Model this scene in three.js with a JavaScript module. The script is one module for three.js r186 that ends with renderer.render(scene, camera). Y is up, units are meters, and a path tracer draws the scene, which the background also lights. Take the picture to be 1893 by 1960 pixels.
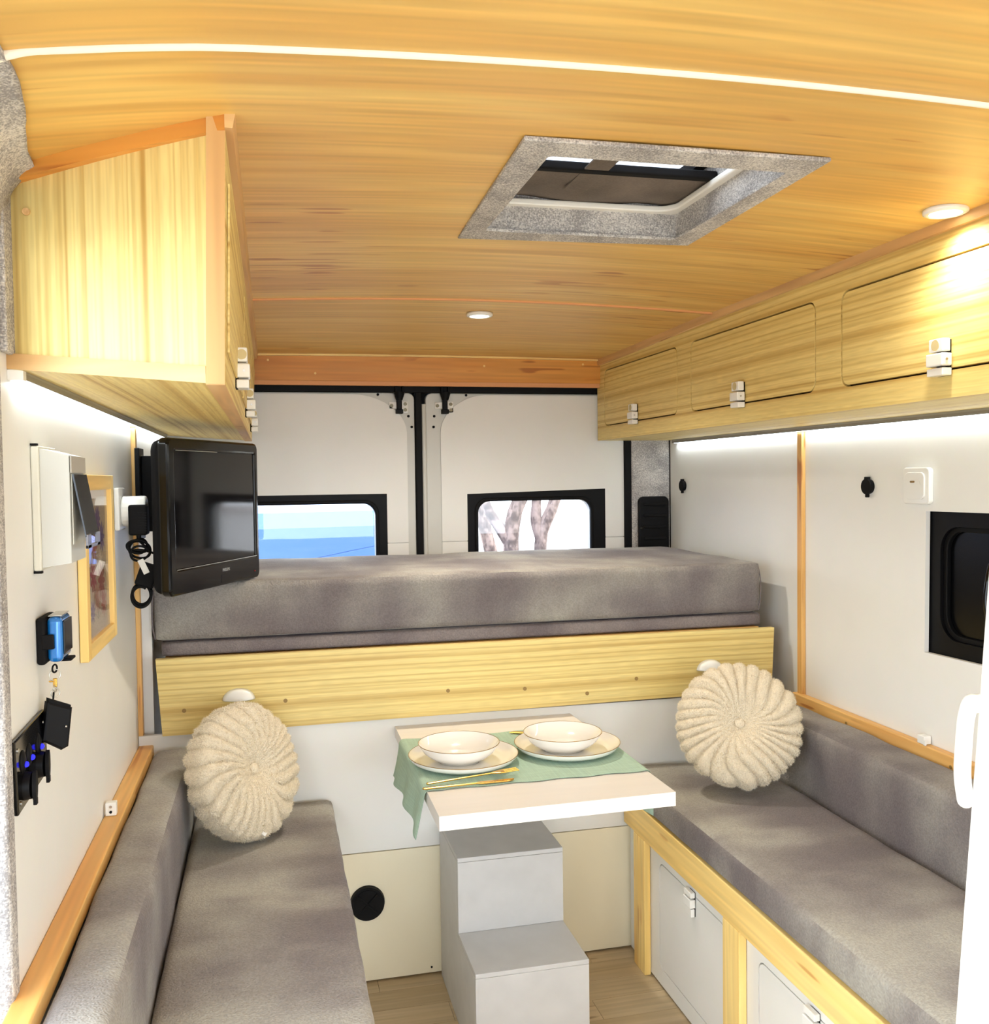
import * as THREE from 'three';
import { RoundedBoxGeometry } from 'three/addons/geometries/RoundedBoxGeometry.js';
import { TextGeometry } from 'three/addons/geometries/TextGeometry.js';
import { FontLoader } from 'three/addons/loaders/FontLoader.js';
import { ImprovedNoise } from 'three/addons/math/ImprovedNoise.js';
import { RectAreaLightUniformsLib } from 'three/addons/lights/RectAreaLightUniformsLib.js';
import { mergeGeometries, mergeVertices } from 'three/addons/utils/BufferGeometryUtils.js';

// ------------------------------------------------------------------ camera, sky, sun, exposure
RectAreaLightUniformsLib.init();
const scene = new THREE.Scene();
const camera = new THREE.PerspectiveCamera(2 * Math.atan(980 / 1802) * 180 / Math.PI, 1893 / 1960, 0.03, 80);
camera.position.set(0, 1.42, 0);
camera.rotation.set(-0.0363, -0.233, -0.013, 'YXZ');
scene.add(camera);
const renderer = new THREE.WebGLRenderer({ antialias: true });
renderer.toneMapping = THREE.LinearToneMapping;
renderer.toneMappingExposure = 0.88;
renderer.shadowMap.enabled = true;
scene.background = new THREE.Color().setRGB(6.3, 7.1, 7.9);
const sun = new THREE.DirectionalLight(0xfff2dd, 5);
sun.position.set(7, 11, -3); sun.target.position.set(0.6, 0, -2);
sun.castShadow = true; sun.shadow.mapSize.set(2048, 2048);
Object.assign(sun.shadow.camera, { left: -9, right: 9, top: 9, bottom: -9, near: 1, far: 40 });
scene.add(sun, sun.target);

// ------------------------------------------------------------------ helpers
const font = await new FontLoader().loadAsync('fonts/droid/droid_sans_bold.typeface.json');
const V = (x, y, z) => new THREE.Vector3(x, y, z);
const clamp = (x, a, b) => Math.min(b, Math.max(a, x)), lerp = (a, b, t) => a + (b - a) * t;
const smooth = (a, b, x) => { const t = clamp((x - a) / (b - a), 0, 1); return t * t * (3 - 2 * t); };
const perlin = new ImprovedNoise();
const N3 = (x, y, z) => perlin.noise(x, y, z);
let seedState = 12345;
const rnd = () => { seedState = (seedState * 1664525 + 1013904223) >>> 0; return seedState / 4294967296; };
const hash = (i, j, s) => { let h = (i * 374761393 + j * 668265263 + s * 2147483647 + 977 * s) | 0; h = Math.imul(h ^ (h >>> 13), 1274126177); h ^= h >>> 16; return (h >>> 0) / 4294967296; };
function pn(x, y, px, py, s) {                       // periodic value noise, 0..1
  const xi = Math.floor(x), yi = Math.floor(y); let fx = x - xi, fy = y - yi;
  fx = fx * fx * (3 - 2 * fx); fy = fy * fy * (3 - 2 * fy);
  const m = (a, p) => ((a % p) + p) % p, x0 = m(xi, px), x1 = m(xi + 1, px), y0 = m(yi, py), y1 = m(yi + 1, py);
  return lerp(lerp(hash(x0, y0, s), hash(x1, y0, s), fx), lerp(hash(x0, y1, s), hash(x1, y1, s), fx), fy);
}
function fbm(u, v, fu, fv, s, oct = 4) { let t = 0, a = 0.5, n = 0; for (let k = 0; k < oct; k++) { t += a * pn(u * fu, v * fv, fu, fv, s + k * 7); n += a; a *= 0.5; fu *= 2; fv *= 2; } return t / n; }
function tex(w, h, fn, srgb = true, metresU = 1, metresV = 1) {
  const d = new Uint8Array(w * h * 4);
  for (let y = 0; y < h; y++) for (let x = 0; x < w; x++) {
    const c = fn(x / w, y / h), k = (y * w + x) * 4;
    d[k] = clamp(c[0], 0, 1) * 255; d[k + 1] = clamp(c[1], 0, 1) * 255; d[k + 2] = clamp(c[2], 0, 1) * 255; d[k + 3] = 255;
  }
  const t = new THREE.DataTexture(d, w, h);
  t.wrapS = t.wrapT = THREE.RepeatWrapping; t.magFilter = THREE.LinearFilter; t.minFilter = THREE.LinearMipmapLinearFilter; t.generateMipmaps = true;
  if (srgb) t.colorSpace = THREE.SRGBColorSpace;
  t.repeat.set(1 / metresU, 1 / metresV); t.needsUpdate = true;
  return t;
}
const mixc = (a, b, t) => [lerp(a[0], b[0], t), lerp(a[1], b[1], t), lerp(a[2], b[2], t)];
const rgb = (r, g, b) => [r / 255, g / 255, b / 255];

// ---- geometry
function uvM(g, grain = 'x', ou = 0, ov = 0) {        // uv in metres, u along the grain
  if (g.index) g = g.toNonIndexed();
  const p = g.attributes.position, uv = new Float32Array(p.count * 2), gi = 'xyz'.indexOf(grain);
  const a = V(), b = V(), c = V(), n = V();
  for (let i = 0; i < p.count; i += 3) {
    a.fromBufferAttribute(p, i); b.fromBufferAttribute(p, i + 1); c.fromBufferAttribute(p, i + 2);
    n.crossVectors(b.clone().sub(a), c.clone().sub(a));
    const m = [Math.abs(n.x), Math.abs(n.y), Math.abs(n.z)], ax = m.indexOf(Math.max(...m));
    const o = [0, 1, 2].filter(k => k !== ax), iu = o.includes(gi) ? gi : o[0], iv = o[0] === iu ? o[1] : o[0];
    [a, b, c].forEach((q, k) => { uv[(i + k) * 2] = q.getComponent(iu) + ou; uv[(i + k) * 2 + 1] = q.getComponent(iv) + ov + ax * 0.37; });
  }
  g.setAttribute('uv', new THREE.BufferAttribute(uv, 2));
  return g;
}
function B(x0, x1, y0, y1, z0, z1, r = 0, grain = 'x') {   // box by its bounds
  const w = x1 - x0, h = y1 - y0, d = z1 - z0, g = r > 0 ? new RoundedBoxGeometry(w, h, d, 2, Math.min(r, w / 2.01, h / 2.01, d / 2.01)) : new THREE.BoxGeometry(w, h, d);
  g.translate((x0 + x1) / 2, (y0 + y1) / 2, (z0 + z1) / 2);
  return uvM(g, grain, rnd() * 3, rnd() * 3);
}
function hexa(p, grain = 'x', ou = rnd() * 3, ov = rnd() * 3) {                       // eight corners: bottom 0..3 going round, top 4..7
  const f = [[0, 1, 2, 3], [4, 7, 6, 5], [0, 4, 5, 1], [1, 5, 6, 2], [2, 6, 7, 3], [3, 7, 4, 0]], v = [];
  let c = V(); p.forEach(q => c.add(q)); c.multiplyScalar(1 / 8);
  for (const q of f) for (let [i, j, k] of [[q[0], q[1], q[2]], [q[0], q[2], q[3]]]) {
    const n = V().crossVectors(p[j].clone().sub(p[i]), p[k].clone().sub(p[i]));
    if (n.dot(p[i].clone().sub(c)) < 0) [j, k] = [k, j];
    for (const t of [i, j, k]) v.push(p[t].x, p[t].y, p[t].z);
  }
  const g = new THREE.BufferGeometry(); g.setAttribute('position', new THREE.Float32BufferAttribute(v, 3)); g.computeVertexNormals();
  return uvM(g, grain, ou, ov);
}
function rrect(x0, x1, y0, y1, r, S = THREE.Shape) {
  const s = new S(); r = Math.min(r, (x1 - x0) / 2.01, (y1 - y0) / 2.01);
  s.moveTo(x0 + r, y0); s.lineTo(x1 - r, y0); s.absarc(x1 - r, y0 + r, r, -Math.PI / 2, 0); s.lineTo(x1, y1 - r); s.absarc(x1 - r, y1 - r, r, 0, Math.PI / 2);
  s.lineTo(x0 + r, y1); s.absarc(x0 + r, y1 - r, r, Math.PI / 2, Math.PI); s.lineTo(x0, y0 + r); s.absarc(x0 + r, y0 + r, r, Math.PI, Math.PI * 1.5);
  return s;
}
function poly(pts, S = THREE.Shape) { const s = new S(); pts.forEach(([x, y], i) => i ? s.lineTo(x, y) : s.moveTo(x, y)); s.closePath(); return s; }
function ext(shape, depth, bevel = 0, seg = 10) {     // front at z=depth, back at z=0
  const g = new THREE.ExtrudeGeometry(shape, { depth: depth - 2 * bevel, bevelEnabled: bevel > 0, bevelThickness: bevel, bevelSize: bevel, bevelOffset: -bevel, bevelSegments: 2, curveSegments: seg });
  if (bevel) g.translate(0, 0, bevel);
  return g;
}
const faceLeft = (g, x) => g.rotateY(-Math.PI / 2).translate(x, 0, 0);   // shape drawn in (z, y); front side at x - depth, looking to -x
const faceRight = (g, x) => g.rotateY(Math.PI / 2).translate(x, 0, 0);   // shape drawn in (-z, y); front side at x + depth, looking to +x
const faceUp = (g, y) => g.rotateX(-Math.PI / 2).translate(0, y, 0);     // shape drawn in (x, -z)
function cyl(r0, r1, h, seg = 24, axis = 'y') { const g = new THREE.CylinderGeometry(r0, r1, h, seg); if (axis === 'x') g.rotateZ(-Math.PI / 2); if (axis === 'z') g.rotateX(Math.PI / 2); return g; }
function tube(pts, r, seg = 40, closed = false, rs = 8) { return new THREE.TubeGeometry(new THREE.CatmullRomCurve3(pts.map(p => V(...p)), closed), seg, r, rs, closed); }
function lathe(pts, seg = 64) { return new THREE.LatheGeometry(pts.map(p => new THREE.Vector2(p[0], p[1])), seg); }
function merge(list) { return mergeGeometries(list.map(g => { g = g.index ? g.toNonIndexed() : g; const o = new THREE.BufferGeometry(); for (const k of ['position', 'normal', 'uv']) if (g.attributes[k]) o.setAttribute(k, g.attributes[k]); if (!o.attributes.uv) o.setAttribute('uv', new THREE.Float32BufferAttribute(new Float32Array(o.attributes.position.count * 2), 2)); return o; })); }
// a soft padded block: rounded box with many faces, pushed in and out a little
function soft(x0, x1, y0, y1, z0, z1, r, push, step = 0.02, grain = 'x') {
  const w = x1 - x0, h = y1 - y0, d = z1 - z0, n = q => Math.max(4, Math.round(q / step));
  let g = new THREE.BoxGeometry(w, h, d, n(w), n(h), n(d));
  g.deleteAttribute('uv'); g.deleteAttribute('normal'); g = mergeVertices(g, 1e-5);
  const p = g.attributes.position, q = V(), c = V(), cx = (x0 + x1) / 2, cy = (y0 + y1) / 2, cz = (z0 + z1) / 2;
  for (let i = 0; i < p.count; i++) {
    q.fromBufferAttribute(p, i);
    c.set(clamp(q.x, -w / 2 + r, w / 2 - r), clamp(q.y, -h / 2 + r, h / 2 - r), clamp(q.z, -d / 2 + r, d / 2 - r));
    const dir = q.clone().sub(c); const L = dir.length();
    if (L > 1e-9) { dir.multiplyScalar(1 / L); q.copy(c).addScaledVector(dir, Math.min(r, L * 1)); if (L >= r * 0.999) q.copy(c).addScaledVector(dir, r); } else dir.set(0, 0, 0);
    q.addScaledVector(dir, push ? push(q.x + cx, q.y + cy, q.z + cz, dir) : 0);
    p.setXYZ(i, q.x + cx, q.y + cy, q.z + cz);
  }
  g.computeVertexNormals();
  return uvM(g, grain);
}
// closed thin sheet from a surface function
function sheet(P, nu, nv, th) {
  const top = [], pos = [], idx = []; const e = 1e-3;
  for (let j = 0; j <= nv; j++) for (let i = 0; i <= nu; i++) {
    const u = i / nu, v = j / nv, p = P(u, v), a = P(Math.min(1, u + e), v).sub(P(Math.max(0, u - e), v)), b = P(u, Math.min(1, v + e)).sub(P(u, Math.max(0, v - e)));
    top.push([p, a.cross(b).normalize()]);
  }
  for (const s of [0.5, -0.5]) for (const [p, n] of top) { const q = p.clone().addScaledVector(n, s * th); pos.push(q.x, q.y, q.z); }
  const W = nu + 1, K = top.length, id = (i, j, s) => s * K + j * W + i;
  const quad = (a, b, c, d) => idx.push(a, b, c, a, c, d);
  for (let j = 0; j < nv; j++) for (let i = 0; i < nu; i++) { quad(id(i, j, 0), id(i + 1, j, 0), id(i + 1, j + 1, 0), id(i, j + 1, 0)); quad(id(i, j, 1), id(i, j + 1, 1), id(i + 1, j + 1, 1), id(i + 1, j, 1)); }
  for (let i = 0; i < nu; i++) { quad(id(i, 0, 1), id(i + 1, 0, 1), id(i + 1, 0, 0), id(i, 0, 0)); quad(id(i + 1, nv, 1), id(i, nv, 1), id(i, nv, 0), id(i + 1, nv, 0)); }
  for (let j = 0; j < nv; j++) { quad(id(0, j + 1, 1), id(0, j, 1), id(0, j, 0), id(0, j + 1, 0)); quad(id(nu, j, 1), id(nu, j + 1, 1), id(nu, j + 1, 0), id(nu, j, 0)); }
  const g = new THREE.BufferGeometry(); g.setAttribute('position', new THREE.Float32BufferAttribute(pos, 3)); g.setIndex(idx); g.computeVertexNormals();
  return uvM(g);
}

// ---- scene objects
const taken = {};
function numbered(n) { const k = taken[n] = (taken[n] ?? -1) + 1; return k ? n + '_' + String(k).padStart(3, '0') : n; }
function thing(name, label, category, base = [0, 0, 0], group) {
  const o = new THREE.Group(); o.name = numbered(name); o.position.set(...base); o.userData = { label, category }; if (group) o.userData.group = group;
  o.base = V(...base); scene.add(o); return o;
}
function struct(name, label, category, base = [0, 0, 0]) { const o = thing(name, label, category, base); o.userData.kind = 'structure'; return o; }
function part(t, name, geo, mat, label) {             // geo in world metres unless the thing is turned; t: a thing, or a part for a sub-part
  const m = new THREE.Mesh(geo, mat); m.name = name; m.castShadow = m.receiveShadow = true;
  const b = t.base; if (b) { geo.translate(-b.x, -b.y, -b.z); m.base = b; }
  if (label) m.userData.label = label;
  t.add(m); return m;
}
function solo(name, geo, mat, label, category, base, kind) {
  const m = new THREE.Mesh(geo, mat); m.name = numbered(name); m.castShadow = m.receiveShadow = true; geo.translate(-base[0], -base[1], -base[2]); m.position.set(...base);
  m.userData = { label, category }; if (kind) m.userData.kind = kind; scene.add(m); return m;
}

// ------------------------------------------------------------------ materials
const std = (o) => new THREE.MeshStandardMaterial(o), phys = (o) => new THREE.MeshPhysicalMaterial(o);
const col = (r, g, b) => new THREE.Color().setRGB(r / 255, g / 255, b / 255, THREE.SRGBColorSpace);
function plyTex(c1, c2, c3, s) {
  return tex(1024, 1024, (u, v) => {
    const w = 0.02 * (fbm(u, v, 2, 4, s + 50, 2) - 0.5), vv = ((v + w) % 1 + 1) % 1;
    const band = fbm(u, vv, 2, 12, s, 3), fine = pn(u * 10, vv * 240, 10, 240, s + 3), mid = fbm(u, vv, 4, 60, s + 9, 2);
    let c = mixc(c1, c2, smooth(0.3, 0.72, band * 0.6 + mid * 0.4));
    const dash = smooth(0.8, 0.93, pn(u * 14, vv * 130, 14, 130, s + 20)) * smooth(0.5, 0.75, pn(u * 4, vv * 8, 4, 8, s + 31));
    c = mixc(c, c3, dash * 0.8 + smooth(0.62, 0.9, fbm(u, vv, 3, 40, s + 41, 2)) * 0.3);
    const k = 0.95 + 0.1 * fine; return [c[0] * k, c[1] * k, c[2] * k];
  }, true, 1.6, 1.6);
}
function ashTex(c1, c2, c3, s) {
  return tex(1024, 1024, (u, v) => {
    const w = 0.004 * (fbm(u, v, 2, 3, s + 50, 2) - 0.5), vv = ((v + w) % 1 + 1) % 1;
    const tone = fbm(u, vv, 1, 8, s, 3);
    let c = mixc(c1, c2, 0.3 + 0.4 * smooth(0.25, 0.8, tone));
    const l1 = Math.pow(pn(0.5, vv * 150, 1, 150, s + 5), 3.2), l2 = Math.pow(pn(0.5, vv * 300, 1, 300, s + 6), 3), gate = 0.6 + 0.4 * smooth(0.3, 0.7, pn(u * 3, vv * 60, 3, 60, s + 8));
    c = mixc(c, c3, clamp((l1 * 0.62 + l2 * 0.36) * gate, 0, 0.7));
    const k = 0.97 + 0.06 * pn(u * 30, vv * 400, 30, 400, s + 12); return [c[0] * k, c[1] * k, c[2] * k];
  }, true, 0.9, 0.9);
}
const M = {};
M.ply = std({ map: plyTex(rgb(230, 190, 108), rgb(216, 168, 88), rgb(180, 116, 52), 11), roughness: 0.42 });
M.plyEdge = std({ color: col(225, 160, 105), roughness: 0.6 });
M.valance = std({ map: plyTex(rgb(222, 154, 70), rgb(208, 134, 54), rgb(172, 100, 40), 23), roughness: 0.42 });
M.ash = std({ map: ashTex(rgb(241, 221, 152), rgb(234, 207, 127), rgb(176, 131, 57), 3), roughness: 0.5 });
M.beech = std({ map: plyTex(rgb(226, 186, 130), rgb(205, 158, 100), rgb(176, 120, 70), 5), roughness: 0.5 });
M.pine = std({ map: plyTex(rgb(234, 186, 112), rgb(220, 160, 86), rgb(184, 116, 58), 7), roughness: 0.45 });
M.pineLight = std({ map: plyTex(rgb(250, 218, 142), rgb(244, 202, 116), rgb(205, 145, 75), 17), roughness: 0.45 });
const feltT = tex(512, 512, (u, v) => { const k = 0.38 * fbm(u, v, 6, 6, 61, 2) + 0.34 * pn(u * 230, v * 110, 230, 110, 62) + 0.28 * pn(u * 110, v * 230, 110, 230, 64); const t = smooth(0.25, 0.75, k); return mixc(rgb(142, 137, 135), rgb(214, 208, 201), t); }, true, 0.3, 0.3);
const feltB = tex(512, 512, (u, v) => { const k = 0.5 * pn(u * 150, v * 60, 150, 60, 62) + 0.5 * pn(u * 200, v * 200, 200, 200, 66); return [k, k, k]; }, false, 0.3, 0.3);
M.felt = std({ map: feltT, roughness: 1, bumpMap: feltB, bumpScale: 0.0015 });
function velvetTex(s, a, b) { return tex(1024, 1024, (u, v) => { const big = fbm(u, v, 3, 4, s, 4), str = fbm(u, v, 10, 4, s + 9, 3), fine = pn(u * 420, v * 420, 420, 420, s + 4); const c = mixc(a, b, smooth(0.3, 0.7, big * 0.65 + str * 0.35)); const k = 0.93 + 0.14 * fine; return [c[0] * k, c[1] * k, c[2] * k]; }, true, 1.1, 1.1); }
const velvetB = tex(512, 512, (u, v) => { const k = 0.7 * fbm(u, v, 6, 6, 77, 4) + 0.3 * pn(u * 250, v * 250, 250, 250, 78); return [k, k, k]; }, false, 0.5, 0.5);
M.velvet = phys({ map: velvetTex(31, rgb(112, 103, 102), rgb(166, 161, 150)), roughness: 0.85, sheen: 0.7, sheenRoughness: 0.45, sheenColor: col(150, 150, 158), bumpMap: velvetB, bumpScale: 0.004 });
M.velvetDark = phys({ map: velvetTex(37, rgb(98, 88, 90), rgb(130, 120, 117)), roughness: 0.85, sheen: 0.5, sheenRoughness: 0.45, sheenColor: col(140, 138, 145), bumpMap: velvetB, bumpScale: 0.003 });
const whiteT = tex(512, 512, (u, v) => { const k = 0.985 + 0.015 * fbm(u, v, 8, 8, 90, 4); return [0.93 * k, 0.92 * k, 0.895 * k]; }, true, 0.8, 0.8);
M.white = std({ map: whiteT, roughness: 0.45 });
M.cream = std({ color: col(240, 229, 200), roughness: 0.5 });
M.whiteWarm = std({ color: col(236, 224, 198), roughness: 0.45 });
M.whiteLac = std({ color: col(242, 238, 230), roughness: 0.35 });
M.tableTop = std({ map: tex(512, 512, (u, v) => { const k = 0.97 + 0.03 * fbm(u, v, 3, 40, 95, 3); return [0.9 * k, 0.87 * k, 0.835 * k]; }, true, 0.7, 0.7), roughness: 0.35 });
M.whitePlastic = phys({ color: col(240, 238, 232), roughness: 0.3, clearcoat: 0.3 });
M.plateGlaze = phys({ color: col(240, 234, 224), roughness: 0.12, clearcoat: 1, clearcoatRoughness: 0.05 });
M.stoolGrey = std({ map: tex(512, 512, (u, v) => { const k = 0.97 + 0.06 * (fbm(u, v, 10, 10, 101, 4) - 0.5); return [0.8 * k, 0.79 * k, 0.78 * k]; }, true, 0.5, 0.5), roughness: 0.55 });
M.doorGrey = std({ color: col(208, 206, 198), roughness: 0.4 });
M.black = phys({ color: col(9, 8, 10), roughness: 0.5, specularIntensity: 0.35 });
M.blackGloss = phys({ color: col(8, 8, 10), roughness: 0.12, specularIntensity: 0.8 });
M.blackMatte = phys({ color: col(20, 19, 20), roughness: 0.8, specularIntensity: 0.35 });
M.rubber = phys({ color: col(9, 8, 9), roughness: 0.6, specularIntensity: 0.35 });
M.dark = std({ color: col(48, 34, 28), roughness: 0.8 });
M.gold = std({ color: col(226, 178, 92), roughness: 0.22, metalness: 1 });
M.goldRim = std({ color: col(150, 118, 62), roughness: 0.3, metalness: 0.8 });
M.steel = std({ color: col(200, 198, 192), roughness: 0.28, metalness: 1 });
M.screwTan = std({ color: col(150, 118, 60), roughness: 0.5 });
M.tealCloth = std({ map: tex(512, 512, (u, v) => { const k = 0.93 + 0.08 * pn(u * 256, v * 6, 256, 6, 111) + 0.08 * (pn(u * 6, v * 256, 6, 256, 112) - 0.5); return [0.67 * k, 0.765 * k, 0.68 * k]; }, true, 0.25, 0.25), roughness: 0.95 });
const fluffB = tex(512, 512, (u, v) => { const k = 0.6 * pn(u * 90, v * 90, 90, 90, 121) + 0.4 * pn(u * 190, v * 190, 190, 190, 122); return [k, k, k]; }, false, 0.25, 0.25);
M.fluff = phys({ map: tex(512, 512, (u, v) => { const k = 0.95 + 0.05 * fbm(u, v, 60, 60, 131, 3); return [0.9 * k, 0.838 * k, 0.732 * k]; }, true, 0.25, 0.25), roughness: 1, sheen: 0.45, sheenRoughness: 0.5, sheenColor: col(250, 240, 222), bumpMap: fluffB, bumpScale: 0.003 });
M.pile = std({ color: col(243, 229, 203), roughness: 1 });
M.glass = phys({ color: 0xffffff, roughness: 0.02, transmission: 1, thickness: 0, ior: 1.45 });
M.tintGlass = phys({ color: col(30, 30, 36), roughness: 0.06, transmission: 0.35, thickness: 0, ior: 1.45 });
M.screen = phys({ color: col(10, 9, 12), roughness: 0.07, specularIntensity: 0.75 });

// ------------------------------------------------------------------ room dimensions
const XL = -0.355, XR = 1.555, XC = 0.605, ZP = -2.623, ZR = -3.5, ZF = 1.0;
function ceilY(x, z) {
  const a = Math.abs(x - XC) / 0.645, arch = 0.018 * a * a + 0.06 * Math.max(0, a - 1) ** 1.5, back = smooth(-2.3, -3.5, z);
  return 1.905 + 0.007 * Math.max(0, z + 2.49) - 0.03 * back - arch * (1 - 0.75 * back);
}

// ------------------------------------------------------------------ ceiling (arched plywood sheets)
function archSheet(x0, x1, z0, z1, th, hole, drop = 0) {
  const ticks = (a, b, n, extra) => { const s = new Set(); for (let i = 0; i <= n; i++) s.add(+(a + (b - a) * i / n).toFixed(5)); extra.forEach(e => s.add(+e.toFixed(5))); return [...s].sort((p, q) => p - q); };
  const xs = ticks(x0, x1, 48, hole ? hole.slice(0, 2) : []), zs = ticks(z0, z1, 24, hole ? hole.slice(2) : []);
  const inHole = (i, j) => { if (!hole) return false; const cx = (xs[i] + xs[i + 1]) / 2, cz = (zs[j] + zs[j + 1]) / 2; return cx > hole[0] && cx < hole[1] && cz > hole[2] && cz < hole[3]; };
  const surf = (lift, flip) => {
    const pos = [], idx = []; for (const z of zs) for (const x of xs) pos.push(x, ceilY(x, z) + lift - drop, z);
    const id = (i, j) => j * xs.length + i;
    for (let j = 0; j < zs.length - 1; j++) for (let i = 0; i < xs.length - 1; i++) if (!inHole(i, j)) { const a = id(i, j), b = id(i + 1, j), c = id(i + 1, j + 1), d = id(i, j + 1); flip ? idx.push(a, c, b, a, d, c) : idx.push(a, b, c, a, c, d); }
    const g = new THREE.BufferGeometry(); g.setAttribute('position', new THREE.Float32BufferAttribute(pos, 3)); g.setIndex(idx); g.computeVertexNormals(); return uvM(g, 'x');
  };
  const v = [], wall = (a, b) => { const p = [[a[0], ceilY(...a) - drop, a[1]], [b[0], ceilY(...b) - drop, b[1]]], q = p.map(([x, y, z]) => [x, y + th, z]); v.push(...p[0], ...p[1], ...q[1], ...p[0], ...q[1], ...q[0]); };
  const solid = (i, j) => i >= 0 && j >= 0 && i < xs.length - 1 && j < zs.length - 1 && !inHole(i, j);
  for (let j = 0; j < zs.length - 1; j++) for (let i = 0; i < xs.length - 1; i++) if (solid(i, j)) {
    if (!solid(i - 1, j)) wall([xs[i], zs[j]], [xs[i], zs[j + 1]]); if (!solid(i + 1, j)) wall([xs[i + 1], zs[j]], [xs[i + 1], zs[j + 1]]);
    if (!solid(i, j - 1)) wall([xs[i], zs[j]], [xs[i + 1], zs[j]]); if (!solid(i, j + 1)) wall([xs[i], zs[j + 1]], [xs[i + 1], zs[j + 1]]);
  }
  const s = new THREE.BufferGeometry(); s.setAttribute('position', new THREE.Float32BufferAttribute(v, 3)); s.computeVertexNormals();
  return merge([surf(0, false), surf(th, true), uvM(s, 'x')]);
}
const HX0 = 0.405, HX1 = 0.825, HZ0 = -1.815, HZ1 = -1.36;       // the roof opening
{
  const c = struct('ceiling', 'arched ceiling lined with orange varnished plywood sheets', 'ceiling', [XC, 1.9, -1.1]);
  part(c, 'plywood_sheet', archSheet(-0.4, 1.6, -3.52, -2.493, 0.05), M.ply);
  part(c, 'plywood_sheet', archSheet(-0.4, 1.6, -2.49, -1.083, 0.05, [HX0, HX1, HZ0, HZ1], 0.003), M.ply);
  part(c, 'plywood_sheet', archSheet(-0.4, 1.6, -1.077, ZF, 0.05, null, 0.004), M.ply);
  // pale edge of the sheet at the rear joint, white bead along the front joint
  part(c, 'sheet_edge', archSheet(-0.06, 1.26, -2.4965, -2.488, 0.008, null, 0.0075), M.plyEdge);
  const pts = []; for (let i = 0; i <= 40; i++) { const x = lerp(-0.285, 1.5, i / 40); pts.push([x, ceilY(x, -1.08) - 0.004 - (i === 0 ? 0.01 : 0), -1.08]); }
  const bead = tube(pts, 0.0055, 120, false, 8); bead.translate(0, -ceilY(0, 0) * 0, 0);
  part(c, 'sealant_bead', bead, std({ color: col(250, 240, 222), roughness: 0.5 }), 'white sealant bead along the plywood joint');
  part(c, 'rear_lip', archSheet(-0.06, 1.3, -3.475, -3.452, 0.008, null, 0.006), M.pineLight, 'pale wooden lip above the rear valance');
}
{
  const t = struct('trim_1', 'orange varnished board across the top of the rear doors', 'trim', [XC, 1.775, -3.47]);
  part(t, 'board', B(XL, XR, 1.779, 1.872, -3.485, -3.467, 0.002, 'x'), M.valance);
  part(t, 'lower_edge', B(XL, XR, 1.764, 1.779, -3.492, -3.474, 0, 'x'), M.plyEdge);
  for (const [x, y] of [[0.0, 1.85], [0.165, 1.805], [0.79, 1.84], [1.18, 1.852]]) part(t, 'screw', cyl(0.004, 0.004, 0.004, 12, 'z').translate(x, y, -3.466), M.pineLight);
}

// ------------------------------------------------------------------ floor with laminate planks
{
  const f = struct('floor', 'light brown laminate floor of narrow planks', 'floor', [XC, 0, -1]);
  part(f, 'subfloor', B(XL - 0.05, XR + 0.05, -0.06, -0.008, ZR - 0.05, ZF + 0.05), M.dark);
  const planks = [0, 1, 2, 3].map(k => std({ map: plyTex(rgb(188 + k * 5, 168 + k * 4, 134 + k * 4), rgb(172 + k * 4, 150 + k * 4, 116 + k * 3), rgb(138, 114, 84), 140 + k), roughness: 0.5 }));
  for (let r = 0; r < 39; r++) {
    const z0 = -2.66 + r * 0.0935; let x = XL - 0.3 * ((r * 0.37) % 1) * 2;
    while (x < XR) { const L = 0.62, a = Math.max(x, XL), b = Math.min(x + L, XR); if (b - a > 0.02) part(f, 'plank', B(a + 0.0006, b - 0.0006, -0.008, 0, z0 + 0.0006, z0 + 0.0929, 0, 'x'), planks[Math.floor(rnd() * 4)]); x += L; }
  }
}

// ------------------------------------------------------------------ side walls
const DOOR_Z0 = -1.36, DOOR_Z1 = -0.1, DOOR_Y = 1.74;          // open sliding door, behind and left of the camera
{
  const w = struct('wall_left', 'white panelled left wall of the van', 'wall', [XL, 0, -2.4]);
  part(w, 'panel', B(XL - 0.05, XL, 0, 1.93, -2.642, -1.4, 0, 'y'), M.white);
  part(w, 'panel', B(XL - 0.05, XL, 0, 1.93, ZR - 0.05, -2.646, 0, 'y'), M.white);
  part(w, 'panel', B(XL - 0.05, XL, 0, 1.93, DOOR_Z1, ZF, 0, 'y'), M.white);
  part(w, 'door_header', B(XL - 0.05, XL, DOOR_Y, 1.93, -1.4, DOOR_Z1, 0, 'y'), M.felt, 'grey felt lining over the sliding door opening');
  part(w, 'door_pillar', B(XL - 0.05, XL + 0.004, 0, 1.93, -1.4, DOOR_Z0, 0.008, 'y'), M.felt, 'grey felt lined door pillar');
  part(w, 'backing', B(XL - 0.06, XL - 0.05, 0, 1.93, -2.7, -2.6), M.dark);
}
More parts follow.
